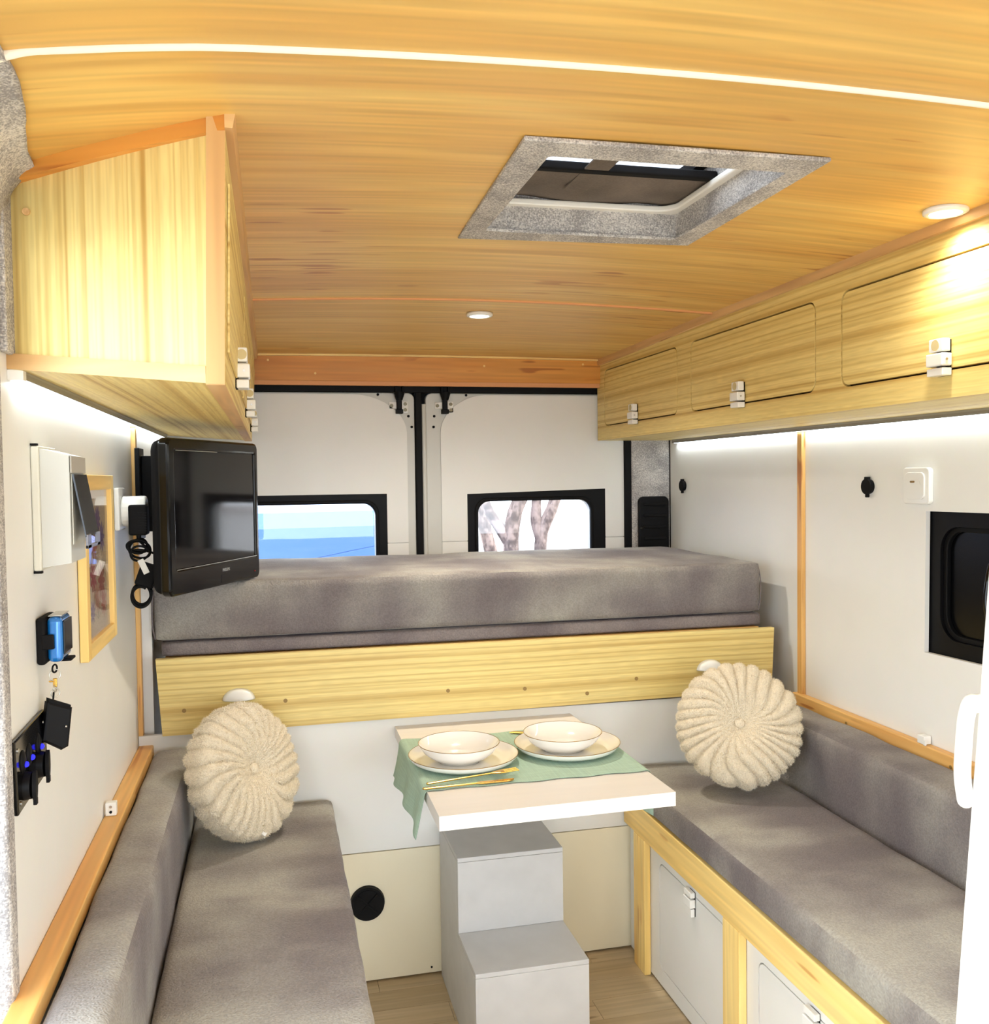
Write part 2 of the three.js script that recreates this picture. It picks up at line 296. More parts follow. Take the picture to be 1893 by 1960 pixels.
{ // felt cove at the top of the door pillar
  const P = (u, v) => { // u along z, v from the ceiling down to the wall
    const z = lerp(-1.425, -0.2, u), a = v * Math.PI / 2, drop = 0.055 + 0.03 * smooth(-1.425, -1.36, z);
    const cx = -0.258 - 0.048 * smooth(-1.1, -1.43, z), x = lerp(cx, XL + 0.003, Math.sin(a)), yc = ceilY(cx, z) - 0.006, y = yc - drop * (1 - Math.cos(a)) - 0.02 * v - 0.003 * N3(z * 30, v * 5, 3);
    return V(x, y, z);
  };
  solo('trim_2', sheet(P, 60, 14, 0.012), M.felt, 'ragged grey felt lining in the corner between ceiling and left door pillar', 'felt lining', [-0.3, 1.85, -1.0], 'structure');
  const strip = B(XL, XL + 0.012, 1.6, 1.86, -1.445, -1.40, 0.004, 'y');
  solo('trim_3', strip, M.felt, 'narrow grey felt strip beside the end of the wooden cabinet', 'felt lining', [XL, 1.6, -1.42], 'structure');
}
{
  const w = struct('wall_right', 'white panelled right wall of the van', 'wall', [XR, 0, -2.3]);
  const WZ0 = -1.995, WZ1 = -1.47, WY0 = 0.982, WY1 = 1.325;
  const RZ0 = -0.86, RZ1 = 0.4, s = poly([[-2.533, 0], [RZ0, 0], [RZ0, 1.76], [RZ1, 1.76], [RZ1, 0], [ZF, 0], [ZF, 1.93], [-2.533, 1.93]]); s.holes.push(poly([[WZ0, WY0 - 0.004], [WZ0 + 0.004, WY1], [WZ1, WY1 + 0.004], [WZ1, WY0 + 0.006]], THREE.Path));
  part(w, 'panel', uvM(faceLeft(ext(s, 0.012), XR + 0.012), 'y'), M.white);
  part(w, 'panel', B(XR, XR + 0.012, 0, 1.93, ZR, -2.5365, 0, 'y'), M.white);
  part(w, 'body', uvM(faceLeft(ext((() => { const q = poly([[ZR - 0.05, 0], [RZ0, 0], [RZ0, 1.76], [RZ1, 1.76], [RZ1, 0], [ZF, 0], [ZF, 1.93], [ZR - 0.05, 1.93]]); q.holes.push(poly([[WZ0 - 0.05, WY0 - 0.05], [WZ0 - 0.05, WY1 + 0.05], [WZ1 + 0.05, WY1 + 0.05], [WZ1 + 0.05, WY0 - 0.05]], THREE.Path)); return q; })(), 0.05), XR + 0.062), 'y'), M.dark);
  // the tinted side window
  const n = struct('window_1', 'small black framed side window with dark tinted pane', 'window', [XR + 0.01, WY0, -1.73]);
  const fr = poly([[WZ0 - 0.03, WY0 - 0.03], [WZ1 + 0.03, WY0 - 0.03], [WZ1 + 0.03, WY1 + 0.03], [WZ0 - 0.03, WY1 + 0.03]]); fr.holes.push(rrect(WZ0 + 0.035, WZ1 - 0.03, WY0 + 0.035, WY1 - 0.035, 0.06, THREE.Path));
  part(n, 'frame', faceLeft(ext(fr, 0.02), XR + 0.0365), M.black);
  const gk = rrect(WZ0 + 0.035, WZ1 - 0.03, WY0 + 0.035, WY1 - 0.035, 0.06); gk.holes.push(rrect(WZ0 + 0.047, WZ1 - 0.042, WY0 + 0.047, WY1 - 0.047, 0.05, THREE.Path));
  part(n, 'gasket', faceLeft(ext(gk, 0.012, 0.002), XR + 0.037), M.rubber);
  part(n, 'pane', faceLeft(ext(rrect(WZ0 - 0.03, WZ1 + 0.03, WY0 - 0.03, WY1 + 0.03, 0.01), 0.024), XR + 0.0605), phys({ color: col(6, 6, 8), roughness: 0.25, specularIntensity: 0.4 }), 'dark tinted pane');
  const la = part(n, 'latch', merge([uvM(tube([[XR + 0.03, 1.21, -1.808], [XR + 0.018, 1.17, -1.806], [XR + 0.014, 1.12, -1.806], [XR + 0.02, 1.07, -1.796], [XR + 0.034, 1.05, -1.78]], 0.008, 24)), B(XR + 0.014, XR + 0.036, 1.10, 1.17, -1.815, -1.795, 0.004)]), M.blackGloss);
  for (const y of [1.148, 1.118]) part(la, 'screw', new THREE.SphereGeometry(0.0045, 12, 8).translate(XR + 0.0135, y, -1.805), M.steel);
  part(n, 'stay', uvM(tube([[XR + 0.032, 1.28, -1.79], [XR + 0.03, 1.2, -1.785], [XR + 0.03, 1.12, -1.787]], 0.003, 16)), M.blackGloss);
}
{ // wooden battens
  const vb = (z, x, dx) => B(Math.min(x, x + dx), Math.max(x, x + dx), 0.72, 1.575, z - 0.0125, z + 0.0125, 0.002, 'y');
  solo('trim_4', vb(-2.642, XL, 0.012), M.pine, 'thin wooden batten up the left wall behind the television', 'batten', [XL, 0.72, -2.642], 'structure');
  solo('trim_5', vb(-2.535, XR, -0.014), M.pine, 'wooden batten up the right wall between white panels', 'batten', [XR, 0.72, -2.535], 'structure');
  solo('trim_6', B(XL, XL + 0.038, 0.69, 0.722, -2.70, -1.30, 0.004, 'z'), M.pine, 'wooden rail along the left wall above the grey backrest', 'rail', [XL, 0.69, -2], 'structure');
  const rr = struct('trim_7', 'wooden rail along the right wall above the grey backrest', 'rail', [XR, 0.705, -2]);
  part(rr, 'rail', B(XR - 0.025, XR, 0.704, 0.757, -2.56, -1.05, 0.004, 'z'), M.pine);
  for (const z of [-2.28, -1.87]) part(rr, 'screw', cyl(0.004, 0.004, 0.003, 12, 'x').translate(XR - 0.0255, 0.732, z), M.screwTan);
}
{ // front of the van behind the camera: bulkhead with the cab opening and windscreen
  const w = struct('wall_front', 'white front end of the van with wide windscreen opening', 'wall', [XC, 0, ZF]);
  const s = poly([[XL - 0.05, -0.06], [XR + 0.06, -0.06], [XR + 0.06, 1.98], [XL - 0.05, 1.98]]); s.holes.push(rrect(XL + 0.1, XR - 0.1, 0.5, 1.8, 0.08, THREE.Path));
  part(w, 'panel', uvM(ext(s, 0.05).translate(0, 0, ZF), 'y'), M.white);
  part(w, 'windscreen', B(XL + 0.08, XR - 0.08, 0.48, 1.82, ZF + 0.022, ZF + 0.026), M.glass, 'clear windscreen');
}

// ------------------------------------------------------------------ rear doors
function rearDoor(n, label, x0, x1, inner, wx0, wx1, gx0, gx1, tilt) {   // inner: +1 when the centre gap is at x1
  const d = struct('door_' + n, label, 'door', [(x0 + x1) / 2, 0.2, ZR]);
  const yT = 1.742, wy = x => 1.366 + tilt * (x - (wx0 + wx1) / 2), hole = (S, e) => poly([[wx0 - e, 0.86 - e], [wx1 + e, 0.86 - e], [wx1 + e, wy(wx1) + e], [wx0 - e, wy(wx0) + e]], S);
  const gl = (e, S) => { const s = rrect(gx0 - e, gx1 + e, 0.9 - e, 1.33 + e, 0.045 + e * 0.6, S); return s; };
  const shell = rrect(x0, x1, 0.2, yT, 0.025); shell.holes.push(gl(0.0, THREE.Path));
  part(d, 'shell', uvM(ext(shell, 0.04, 0.003).translate(0, 0, ZR - 0.06), 'y'), M.doorGrey, 'light grey painted door shell');
  // inner lining with the big rounded cut-out beside the hinge, split at the seam
  const e0 = inner > 0 ? x0 : x1, e1 = inner > 0 ? x1 - 0.03 : x0 + 0.055, s = -inner, cut = inner > 0 ? 0.2 : 0.175;
  const up = new THREE.Shape(); up.moveTo(e0, 1.181); up.lineTo(e0, yT - 0.006); up.lineTo(e1 + s * cut, yT - 0.006);
  up.bezierCurveTo(e1 + s * cut * 0.45, yT - 0.01, e1, yT - 0.075, e1, yT - 0.15); up.lineTo(e1, 1.181); up.closePath();
  const cutWin = (sh, lo, hi) => { const P = poly([[wx0, Math.max(0.86, lo)], [wx1, Math.max(0.86, lo)], [wx1, Math.min(wy(wx1), hi)], [wx0, Math.min(wy(wx0), hi)]], THREE.Path); sh.holes.push(P); return sh; };
  // the upper sheet meets the window in a notch, so draw it as one outline
  const up2 = new THREE.Shape(), q = (x, y) => up2.lineTo(x, y);
  up2.moveTo(e0, 1.1815); q(e0, yT - 0.006); q(e1 + s * cut, yT - 0.006); up2.bezierCurveTo(e1 + s * cut * 0.45, yT - 0.01, e1, yT - 0.075, e1, yT - 0.15); q(e1, 1.1815);
  const nearE1 = inner > 0 ? wx1 : wx0, nearE0 = inner > 0 ? wx0 : wx1;
  q(nearE1, 1.1815); q(nearE1, wy(nearE1)); q(nearE0, wy(nearE0)); q(nearE0, 1.1815); up2.closePath();
  part(d, 'upper_panel', uvM(ext(up2, 0.004).translate(0, 0, ZR - 0.018), 'y'), M.white, 'white upper lining panel');
  const lo = new THREE.Shape(); lo.moveTo(e0, 0.3); lo.lineTo(e0, 1.1795); lo.lineTo(nearE0, 1.1795); lo.lineTo(nearE0, 0.86); lo.lineTo(nearE1, 0.86); lo.lineTo(nearE1, 1.1795); lo.lineTo(e1, 1.1795); lo.lineTo(e1, 0.3); lo.closePath();
  part(d, 'lower_panel', uvM(ext(lo, 0.004).translate(0, 0, ZR - 0.018), 'y'), M.white, 'white lower lining panel');
  // window: black surround, rubber lip, pane
  const fr = hole(THREE.Shape, 0.002); fr.holes.push(gl(0.006, THREE.Path));
  part(d, 'window_surround', uvM(ext(fr, 0.006).translate(0, 0, ZR - 0.0215)), M.black, 'black window surround');
  const lip = gl(0.014, THREE.Shape); lip.holes.push(gl(0, THREE.Path));
  part(d, 'window_gasket', uvM(ext(lip, 0.02, 0.004).translate(0, 0, ZR - 0.03)), M.rubber);
  part(d, 'pane', uvM(ext(gl(0.003, THREE.Shape), 0.004).translate(0, 0, ZR - 0.055)), M.glass, 'clear window pane');
  // hinge latch at the top
  const hx = inner > 0 ? 0.472 : 0.645, zf = ZR - 0.02;
  const pl = part(d, 'hinge_plate', merge([B(hx - 0.036, hx - 0.008, 1.682, 1.707, zf, zf + 0.006, 0.001), B(hx + 0.008, hx + 0.034, 1.668, 1.71, zf, zf + 0.006, 0.001)]), M.whiteLac, 'white hinge plate');
  for (const [dx, y] of [[-0.027, 1.694], [0.024, 1.7], [0.024, 1.678]]) part(pl, 'bolt', cyl(0.0065, 0.0065, 0.004, 12, 'z').translate(hx + dx, y, zf + 0.007), std({ color: col(120, 112, 92), roughness: 0.4, metalness: 0.7 }));
  part(d, 'hinge_catch', merge([B(hx - 0.009, hx + 0.01, 1.665, 1.72, zf, zf + 0.022, 0.003), B(hx - 0.013, hx + 0.014, 1.663, 1.68, zf, zf + 0.026, 0.003), uvM(cyl(0.022, 0.012, 0.03, 16).translate(hx, 1.728, zf + 0.022)), B(hx - 0.017, hx - 0.009, 1.73, 1.765, zf + 0.012, zf + 0.034, 0.003), B(hx + 0.009, hx + 0.017, 1.73, 1.765, zf + 0.012, zf + 0.034, 0.003)]), M.black, 'black hinge catch');
  for (const [x, y] of [[inner > 0 ? 0.395 : 0.73, 1.735], [inner > 0 ? 0.508 : 0.606, 1.655], [inner > 0 ? 0.52 : 0.603, 1.615]]) part(d, 'hole_plug', cyl(0.005, 0.005, 0.003, 12, 'z').translate(x, y, zf + 0.0012), M.blackMatte);
  return d;
}
rearDoor(1, 'left rear van door with white lining and blue car behind its window', XL, 0.531, 1, -0.136, 0.422, -0.09, 0.378, 0);
rearDoor(2, 'right rear van door with white lining and tree trunks behind its window', 0.574, 1.362, -1, 0.728, 1.284, 0.77, 1.222, 0.022);
{
  const s = struct('trim_8', 'black rubber seals around and between the rear doors', 'door seal', [XC, 0.2, ZR]);
  part(s, 'top_seal', B(XL, XR, 1.742, 1.7665, ZR - 0.03, ZR - 0.004, 0.004), M.rubber);
  part(s, 'centre_seal', B(0.533, 0.5575, 0.2, 1.745, ZR - 0.05, ZR - 0.008, 0.004), M.rubber);
  part(s, 'centre_strip', uvM(cyl(0.009, 0.009, 1.5, 16).translate(0.566, 0.95, ZR - 0.02)), M.doorGrey, 'grey door edge strip');
  part(s, 'centre_backing', B(0.52, 0.59, 0.2, 1.745, ZR - 0.075, ZR - 0.061), M.rubber);
  part(s, 'side_seal', B(1.362, 1.392, 0.2, 1.745, ZR - 0.03, ZR - 0.002, 0.006), M.rubber);
}
{
  const w = struct('wall_rear', 'rear body frame with grey felt pillar beside the doors', 'wall', [XC, 0, ZR]);
  part(w, 'header', B(XL - 0.05, XR + 0.06, 1.743, 1.98, ZR - 0.09, ZR - 0.031), M.dark);
  part(w, 'sill', B(XL - 0.05, XR + 0.06, -0.06, 0.2, ZR - 0.09, ZR - 0.031), M.dark);
  part(w, 'pillar', B(1.388, XR, 0, 1.745, ZR - 0.06, ZR, 0.012, 'y'), M.felt, 'grey felt lined rear pillar');
  part(w, 'body_side', B(1.36, XR + 0.06, 0, 1.98, ZR - 0.09, ZR - 0.06), M.dark);
  const g = thing('vent_grille', 'black slotted plastic vent grille on the grey felt pillar', 'vent grille', [1.475, 1.0, ZR]);
  part(g, 'body', uvM(ext(rrect(1.413, 1.54, 0.98, 1.338, 0.022), 0.02, 0.004).translate(0, 0, ZR)), M.black);
  for (let k = 0; k < 6; k++) part(g, 'slat', B(1.43, 1.527, 1.302 - k * 0.045, 1.313 - k * 0.045, ZR + 0.017, ZR + 0.028, 0.004), M.blackMatte);
  for (const x of [1.42, 1.5]) part(g, 'screw', cyl(0.005, 0.005, 0.004, 12, 'z').translate(x, 1.214, ZR + 0.021), M.blackGloss);
}

// ------------------------------------------------------------------ overhead cabinets
function latch(t, x, y, z, dir, tan) {             // on a face at x looking to dir (+1/-1); y is the middle
  const bx = (a, b, y0, y1, w, r) => B(Math.min(x + dir * a, x + dir * b), Math.max(x + dir * a, x + dir * b), y0, y1, z - w / 2, z + w / 2, r);
  const l = part(t, 'latch', bx(0, 0.006, y - 0.034, y + 0.034, 0.034, 0.001), M.blackMatte, 'white push latch with black joints');
  part(l, 'latch_tab', bx(0.004, 0.022, y + 0.011, y + 0.036, 0.04, 0.003), M.whitePlastic);
  part(l, 'thumb_ring', dir < 0 ? uvM(cyl(0.0105, 0.0105, 0.003, 24, 'x').translate(x + dir * 0.0215, y + 0.0235, z)) : uvM(cyl(0.0088, 0.0088, 0.002, 24, 'z').translate(x + dir * 0.0125, y + 0.0235, z + 0.0195)), tan ?? M.screwTan);
  part(l, 'latch_body', bx(0.003, 0.026, y - 0.016, y + 0.008, 0.046, 0.003), M.whitePlastic);
  part(l, 'keeper', bx(0.003, 0.024, y - 0.034, y - 0.0195, 0.044, 0.002), M.whitePlastic);
  part(l, 'screw', cyl(0.0025, 0.0025, 0.002, 10, 'z').translate(x + dir * 0.016, y - 0.004, z + 0.0235), M.steel);
}
const dull = std({ color: col(205, 188, 140), roughness: 0.6 });
{
  const X = 1.25, Z0 = -3.5, Z1 = -0.9, Y0 = 1.56, t = thing('overhead_cabinet', 'long light ash overhead cabinet with three rounded doors on the right wall', 'cabinet', [1.4, Y0, -2.2]);
  const doors = [[-3.42, -2.756, -3.1], [-2.66, -1.984, -2.34], [-1.884, -1.2, -1.548]];
  const s = poly([[Z0, Y0], [Z1, Y0], [Z1, 1.9], [Z0, 1.888]]); for (const [a, b] of doors) s.holes.push(rrect(a, b, 1.6115, 1.8255, 0.028, THREE.Path));
  part(t, 'front_panel', uvM(faceLeft(ext(s, 0.016), X + 0.016), 'z', 0.3, 0.1), M.ash);
  doors.forEach(([a, b, lz], k) => {
    const d = part(t, 'door', uvM(faceLeft(ext(rrect(a + 0.0045, b - 0.0045, 1.616, 1.821, 0.024), 0.016, 0.0008), X + 0.016), 'z', 0.31, 0.1), M.ash);
  });
  for (const [, , lz] of doors) latch(t, X, 1.6355, lz, -1, dull);
  part(t, 'bottom_board', B(X + 0.016, XR, Y0, Y0 + 0.016, Z0, Z1, 0, 'z'), M.ash);
  part(t, 'end_board', B(X + 0.016, XR, Y0 + 0.016, 1.885, Z0, Z0 + 0.016, 0, 'y'), M.ash);
  part(t, 'end_board', B(X + 0.016, XR, Y0 + 0.016, 1.9, Z1 - 0.016, Z1, 0, 'y'), M.ash);
  part(t, 'inner_back', B(X + 0.04, X + 0.046, Y0 + 0.016, 1.88, Z0 + 0.016, Z1 - 0.016), M.dark);
  const cor = []; for (let i = 0; i <= 30; i++) { const z = lerp(Z0, Z1, i / 30); cor.push([z, ceilY(X, z)]); }
  const g = []; for (let i = 0; i < 30; i++) { const [z0, a] = cor[i], [z1, b] = cor[i + 1], lo = 0.021; g.push(hexa([V(X - 0.01, a - lo, z0), V(X + 0.002, a - lo, z0), V(X + 0.002, b - lo, z1), V(X - 0.01, b - lo, z1), V(X - 0.014, a + 0.002, z0), V(X + 0.002, a + 0.002, z0), V(X + 0.002, b + 0.002, z1), V(X - 0.014, b + 0.002, z1)], 'z', 0, 0)); }
  part(t, 'cornice', merge(g), M.beech, 'thin wooden cornice strip under the ceiling');
}
{
  const t = thing('overhead_cabinet', 'light ash overhead cabinet with exposed end panel and beech edges on the left wall', 'cabinet', [-0.2, 1.55, -2.3]);
  const F = (z, y, off = 0) => { const k = (z + 1.28) / (-2.16), xb = lerp(-0.055, -0.061, k), xt = lerp(-0.047, -0.046, k), yb = lerp(1.547, 1.561, k), yt = lerp(1.893, 1.862, k); return V(lerp(xb, xt, y) - off, lerp(yb, yt, y), z); };
  const zf = -1.283, zr = -3.44, th = 0.024, top = z => Math.min(ceilY(-0.06, z) - 0.001, 1.9);
  // front board, with its beech edge towards the camera
  const fq = (z, off) => [F(z, 0, off), F(z, 1, off)];
  const [a0, a1] = fq(zf, 0), [b0, b1] = fq(zf, th), [c0, c1] = fq(zr, th), [d0, d1] = fq(zr, 0);
  part(t, 'front_board', hexa([a0, b0, c0, d0, a1, b1, c1, d1], 'z'), M.ash);
  part(t, 'stile_edge', hexa([V(a0.x - 0.0005, a0.y, zf), V(b0.x, b0.y, zf - 0.002), V(b0.x, b0.y, zf + 0.0012), V(a0.x - 0.0005, a0.y, zf + 0.0016), V(a1.x - 0.0005, a1.y, zf), V(b1.x, b1.y, zf - 0.002), V(b1.x, b1.y, zf + 0.0012), V(a1.x - 0.0005, a1.y, zf + 0.0016)], 'y'), M.beech, 'beech core edge of the front board');
  for (const [z0, z1] of [[-2.06, -1.34], [-2.78, -2.1], [-3.4, -2.82]]) {
    const lo = 0.14, hi = 0.8, o = 0.0005, p = 0.0035, c = (z, y, off) => F(z, y, -off);
    part(t, 'door', hexa([c(z0, lo, o), c(z1, lo, o), c(z1, lo, p), c(z0, lo, p), c(z0, hi, o), c(z1, hi, o), c(z1, hi, p), c(z0, hi, p)], 'z'), M.ash);
  }
  // bottom board
  const w0 = V(XL, 1.581, -1.444), w1 = V(XL, 1.581, zr), up = 0.022, f0 = V(b0.x, b0.y + 0.002, zf - 0.012), f1 = V(c0.x, c0.y + 0.002, zr), U = v => v.clone().add(V(0, up, 0));
  part(t, 'bottom_board', hexa([w0, w1, f1, f0, U(w0), U(w1), U(f1), U(f0)], 'z'), M.ash);
  const e = V(-0.0008, 0, 0.002);
  part(t, 'bottom_edge', hexa([w0, f0, f0.clone().add(e), w0.clone().add(e), U(w0), U(f0), U(f0).add(e), U(w0).add(e)], 'x'), M.beech, 'beech core edge of the bottom board');
  part(t, 'bottom_front_edge', hexa([V(b0.x, b0.y, zf), V(c0.x, c0.y, zr), V(d0.x, d0.y, zr), V(a0.x, a0.y, zf), V(b0.x, b0.y - 0.0012, zf), V(c0.x, c0.y - 0.0012, zr), V(d0.x, d0.y - 0.0012, zr), V(a0.x, a0.y - 0.0012, zf)], 'z'), M.beech);
  // end panel
  const q0 = U(w0).add(V(0, 0, -0.003)), q1 = U(f0).add(V(0, 0, -0.003)), tz = -0.016, yT = 1.888;
  part(t, 'end_panel', hexa([q0, q1, q1.clone().add(V(0, 0, tz)), q0.clone().add(V(0, 0, tz)), V(XL, 1.858, q0.z), V(b1.x, yT, q1.z), V(b1.x, yT, q1.z + tz), V(XL, 1.858, q0.z + tz)], 'y'), M.ash, 'vertical grained end panel');
  // orange trim strips under the ceiling, along the end and along the front
  const endTop = u => V(lerp(XL, -0.048, u), 0, lerp(q0.z, q1.z, u));
  const tg = []; for (let i = 0; i < 16; i++) { const A = endTop(i / 16), Bp = endTop((i + 1) / 16), ya = ceilY(A.x, A.z), yb = ceilY(Bp.x, Bp.z), h = 0.021; tg.push(hexa([V(A.x, ya - h, A.z), V(Bp.x, yb - h, Bp.z), V(Bp.x, yb - h, Bp.z + 0.021), V(A.x, ya - h, A.z + 0.021), V(A.x, ya, A.z), V(Bp.x, yb, Bp.z), V(Bp.x, yb, Bp.z + 0.024), V(A.x, ya, A.z + 0.024)], 'x', 0, 0)); }
  part(t, 'end_cornice', merge(tg), M.valance, 'orange cornice strip above the end panel');
  const sg = []; for (let i = 0; i < 24; i++) { const z0 = lerp(zf + 0.01, zr, i / 24), z1 = lerp(zf + 0.01, zr, (i + 1) / 24), y0 = ceilY(-0.04, z0), y1 = ceilY(-0.04, z1), h = 0.021, x = -0.046; sg.push(hexa([V(x - 0.002, y0 - h, z0), V(x + 0.008, y0 - h, z0), V(x + 0.008, y1 - h, z1), V(x - 0.002, y1 - h, z1), V(x - 0.002, y0, z0), V(x + 0.012, y0, z0), V(x + 0.012, y1, z1), V(x - 0.002, y1, z1)], 'z', 0, 0)); }
  part(t, 'front_cornice', merge(sg), M.beech, 'cracked wooden cornice strip along the front');
  [[-1.7, 1.614], [-2.43, 1.613], [-3.13, 1.612]].forEach(([z, y]) => latch(t, F(z, (y - 1.55) / 0.34).x - 0.002, y, z, 1, dull));
  part(t, 'screw_plug', cyl(0.005, 0.005, 0.003, 14, 'z').translate(-0.32, 1.795, -1.4245), M.beech);
}

// ------------------------------------------------------------------ lamps
const ledGlow = std({ color: 0xffffff, emissive: col(226, 244, 255), emissiveIntensity: 3 });
function ledStrip(label, x, y, z0, z1, dir) {
  const t = thing('led_strip', label, 'light', [x, y, (z0 + z1) / 2]);
  part(t, 'profile', B(Math.min(x, x + dir * 0.02), Math.max(x, x + dir * 0.02), y, y + 0.005, z0, z1), std({ color: col(170, 168, 160), roughness: 0.4, metalness: 0.6 }));
  part(t, 'profile_side', B(Math.min(x + dir * 0.018, x + dir * 0.02), Math.max(x + dir * 0.018, x + dir * 0.02), y - 0.008, y, z0, z1), std({ color: col(150, 146, 138), roughness: 0.4, metalness: 0.6 }));
  part(t, 'diffuser', B(Math.min(x, x + dir * 0.018), Math.max(x, x + dir * 0.018), y - 0.009, y, z0 + 0.008, z1 - 0.008, 0.003), ledGlow, 'glowing white diffuser');
  part(t, 'end_cap', B(Math.min(x, x + dir * 0.021), Math.max(x, x + dir * 0.021), y - 0.01, y + 0.005, z1 - 0.008, z1 + 0.01, 0.001), M.whitePlastic);
  const L = new THREE.RectAreaLight(new THREE.Color(0.88, 0.96, 1), 15, z1 - z0 - 0.02, 0.016); L.position.set(x + dir * 0.009 - t.base.x, -0.0115, 0); L.castShadow = true;
  t.add(L); L.rotation.set(-Math.PI / 2, 0, Math.PI / 2);
  return t;
}
ledStrip('glowing led strip under the left overhead cabinet above the television', XL, 1.5755, -3.35, -1.452, 1);
ledStrip('glowing led strip under the right overhead cabinet above the sockets', XR, 1.555, -3.44, -0.95, -1);
function downlight(label, x, z, power) {
  const y = ceilY(x, z) - 0.004, t = thing('downlight', label, 'light', [x, y, z]);
  part(t, 'rim', lathe([[0.028, -0.001], [0.0285, -0.006], [0.033, -0.0065], [0.0385, -0.004], [0.039, 0.004], [0.028, 0.004]], 48).translate(x, y, z), M.whitePlastic, 'white ring');
  part(t, 'lens', cyl(0.0288, 0.0288, 0.004, 40).translate(x, y - 0.003, z), std({ color: 0xffffff, emissive: col(255, 246, 226), emissiveIntensity: 9 }), 'bright lens');
  const L = new THREE.SpotLight(new THREE.Color(1, 0.95, 0.84), power, 0, 1.3, 0.6, 2); L.position.set(0, -0.012, 0); L.target.position.set(0, -1, 0); L.castShadow = true; L.shadow.radius = 1.3; t.add(L, L.target);
}
downlight('round lit downlight in the ceiling in front of the rear doors', 0.6, -2.685, 3.4);
downlight('round lit downlight in the ceiling beside the right overhead cabinet', 1.2, -1.487, 1.0);
downlight('round lit downlight in the ceiling over the doorway', 0.6, -0.35, 0.7);

// ------------------------------------------------------------------ roof hatch
{
  const cx = (HX0 + HX1) / 2, cz = (HZ0 + HZ1) / 2, y0 = ceilY(cx, cz) - 0.009, t = thing('roof_hatch', 'felt lined roof hatch with half drawn grey screen in the ceiling', 'roof hatch', [cx, y0, cz]);
  const fl = poly([[0.376, 1.872], [0.861, 1.842], [0.851, 1.309], [0.362, 1.311]]); fl.holes.push(rrect(HX0 + 0.012, HX1 - 0.012, -HZ1 + 0.012, -HZ0 - 0.012, 0.008, THREE.Path));
  part(t, 'felt_flange', uvM(faceUp(ext(fl, 0.007, 0.002), y0 - 0.002)), M.felt, 'grey felt flange');
  const duct = rrect(HX0 - 0.002, HX1 + 0.002, -HZ1 - 0.002, -HZ0 + 0.002, 0.008); duct.holes.push(rrect(HX0 + 0.008, HX1 - 0.008, -HZ1 + 0.008, -HZ0 - 0.008, 0.008, THREE.Path));
  part(t, 'felt_duct', uvM(faceUp(ext(duct, 0.1), y0 + 0.003), 'y'), M.felt, 'grey felt side walls');
  const ring = rrect(HX0 + 0.004, HX1 - 0.004, -HZ1 + 0.004, -HZ0 - 0.004, 0.02); ring.holes.push(rrect(HX0 + 0.024, HX1 - 0.024, -HZ1 + 0.024, -HZ0 - 0.024, 0.035, THREE.Path));
  part(t, 'plastic_ring', uvM(faceUp(ext(ring, 0.012, 0.003), y0 + 0.05)), M.whiteLac, 'white plastic ring');
  const scr = std({ map: tex(256, 256, (u, v) => { const k = 0.85 + 0.3 * (fbm(u, v, 4, 4, 161, 3) - 0.5) + 0.1 * pn(u * 128, v * 128, 128, 128, 163); return [0.47 * k, 0.42 * k, 0.38 * k]; }, true, 0.3, 0.3), roughness: 0.9 });
  part(t, 'screen', sheet((u, v) => { const x = lerp(HX0 + 0.01, HX1 - 0.01, u), z = lerp(HZ0 + 0.01, -1.625, v); return V(x, y0 + 0.068 + 0.008 * N3(x * 9, z * 9, 5) - 0.01 * Math.sin(Math.PI * v) * Math.sin(Math.PI * u), z); }, 40, 24, 0.002), scr, 'grey brown insect screen');
  part(t, 'screen_bar', B(HX0 + 0.01, HX1 - 0.01, y0 + 0.062, y0 + 0.078, -1.632, -1.612, 0.004), M.blackMatte, 'dark pull bar');
  part(t, 'strap', hexa([V(0.545, y0 + 0.055, -1.7), V(0.59, y0 + 0.055, -1.7), V(0.62, y0 + 0.082, -1.45), V(0.575, y0 + 0.082, -1.45), V(0.545, y0 + 0.058, -1.7), V(0.59, y0 + 0.058, -1.7), V(0.62, y0 + 0.085, -1.45), V(0.575, y0 + 0.085, -1.45)]), scr, 'grey brown strap');
  part(t, 'outer_frame', uvM(faceUp(ext((() => { const s = rrect(HX0 - 0.03, HX1 + 0.03, -HZ1 - 0.03, -HZ0 + 0.03, 0.03); s.holes.push(rrect(HX0 + 0.03, HX1 - 0.03, -HZ1 + 0.03, -HZ0 - 0.03, 0.06, THREE.Path)); return s; })(), 0.02), y0 + 0.1)), M.blackMatte);
  part(t, 'lid', uvM(faceUp(ext(rrect(HX0 - 0.02, HX1 + 0.02, -HZ1 - 0.02, -HZ0 + 0.02, 0.05), 0.012, 0.004), y0 + 0.122)), phys({ color: col(245, 248, 252), roughness: 0.9, transmission: 0.6, thickness: 0 }), 'milky translucent lid');
  for (const [x, z] of [[0.39, -1.33], [0.6, -1.332]]) part(t, 'staple', B(x, x + 0.008, y0 - 0.004, y0, z, z + 0.002), M.steel);
}

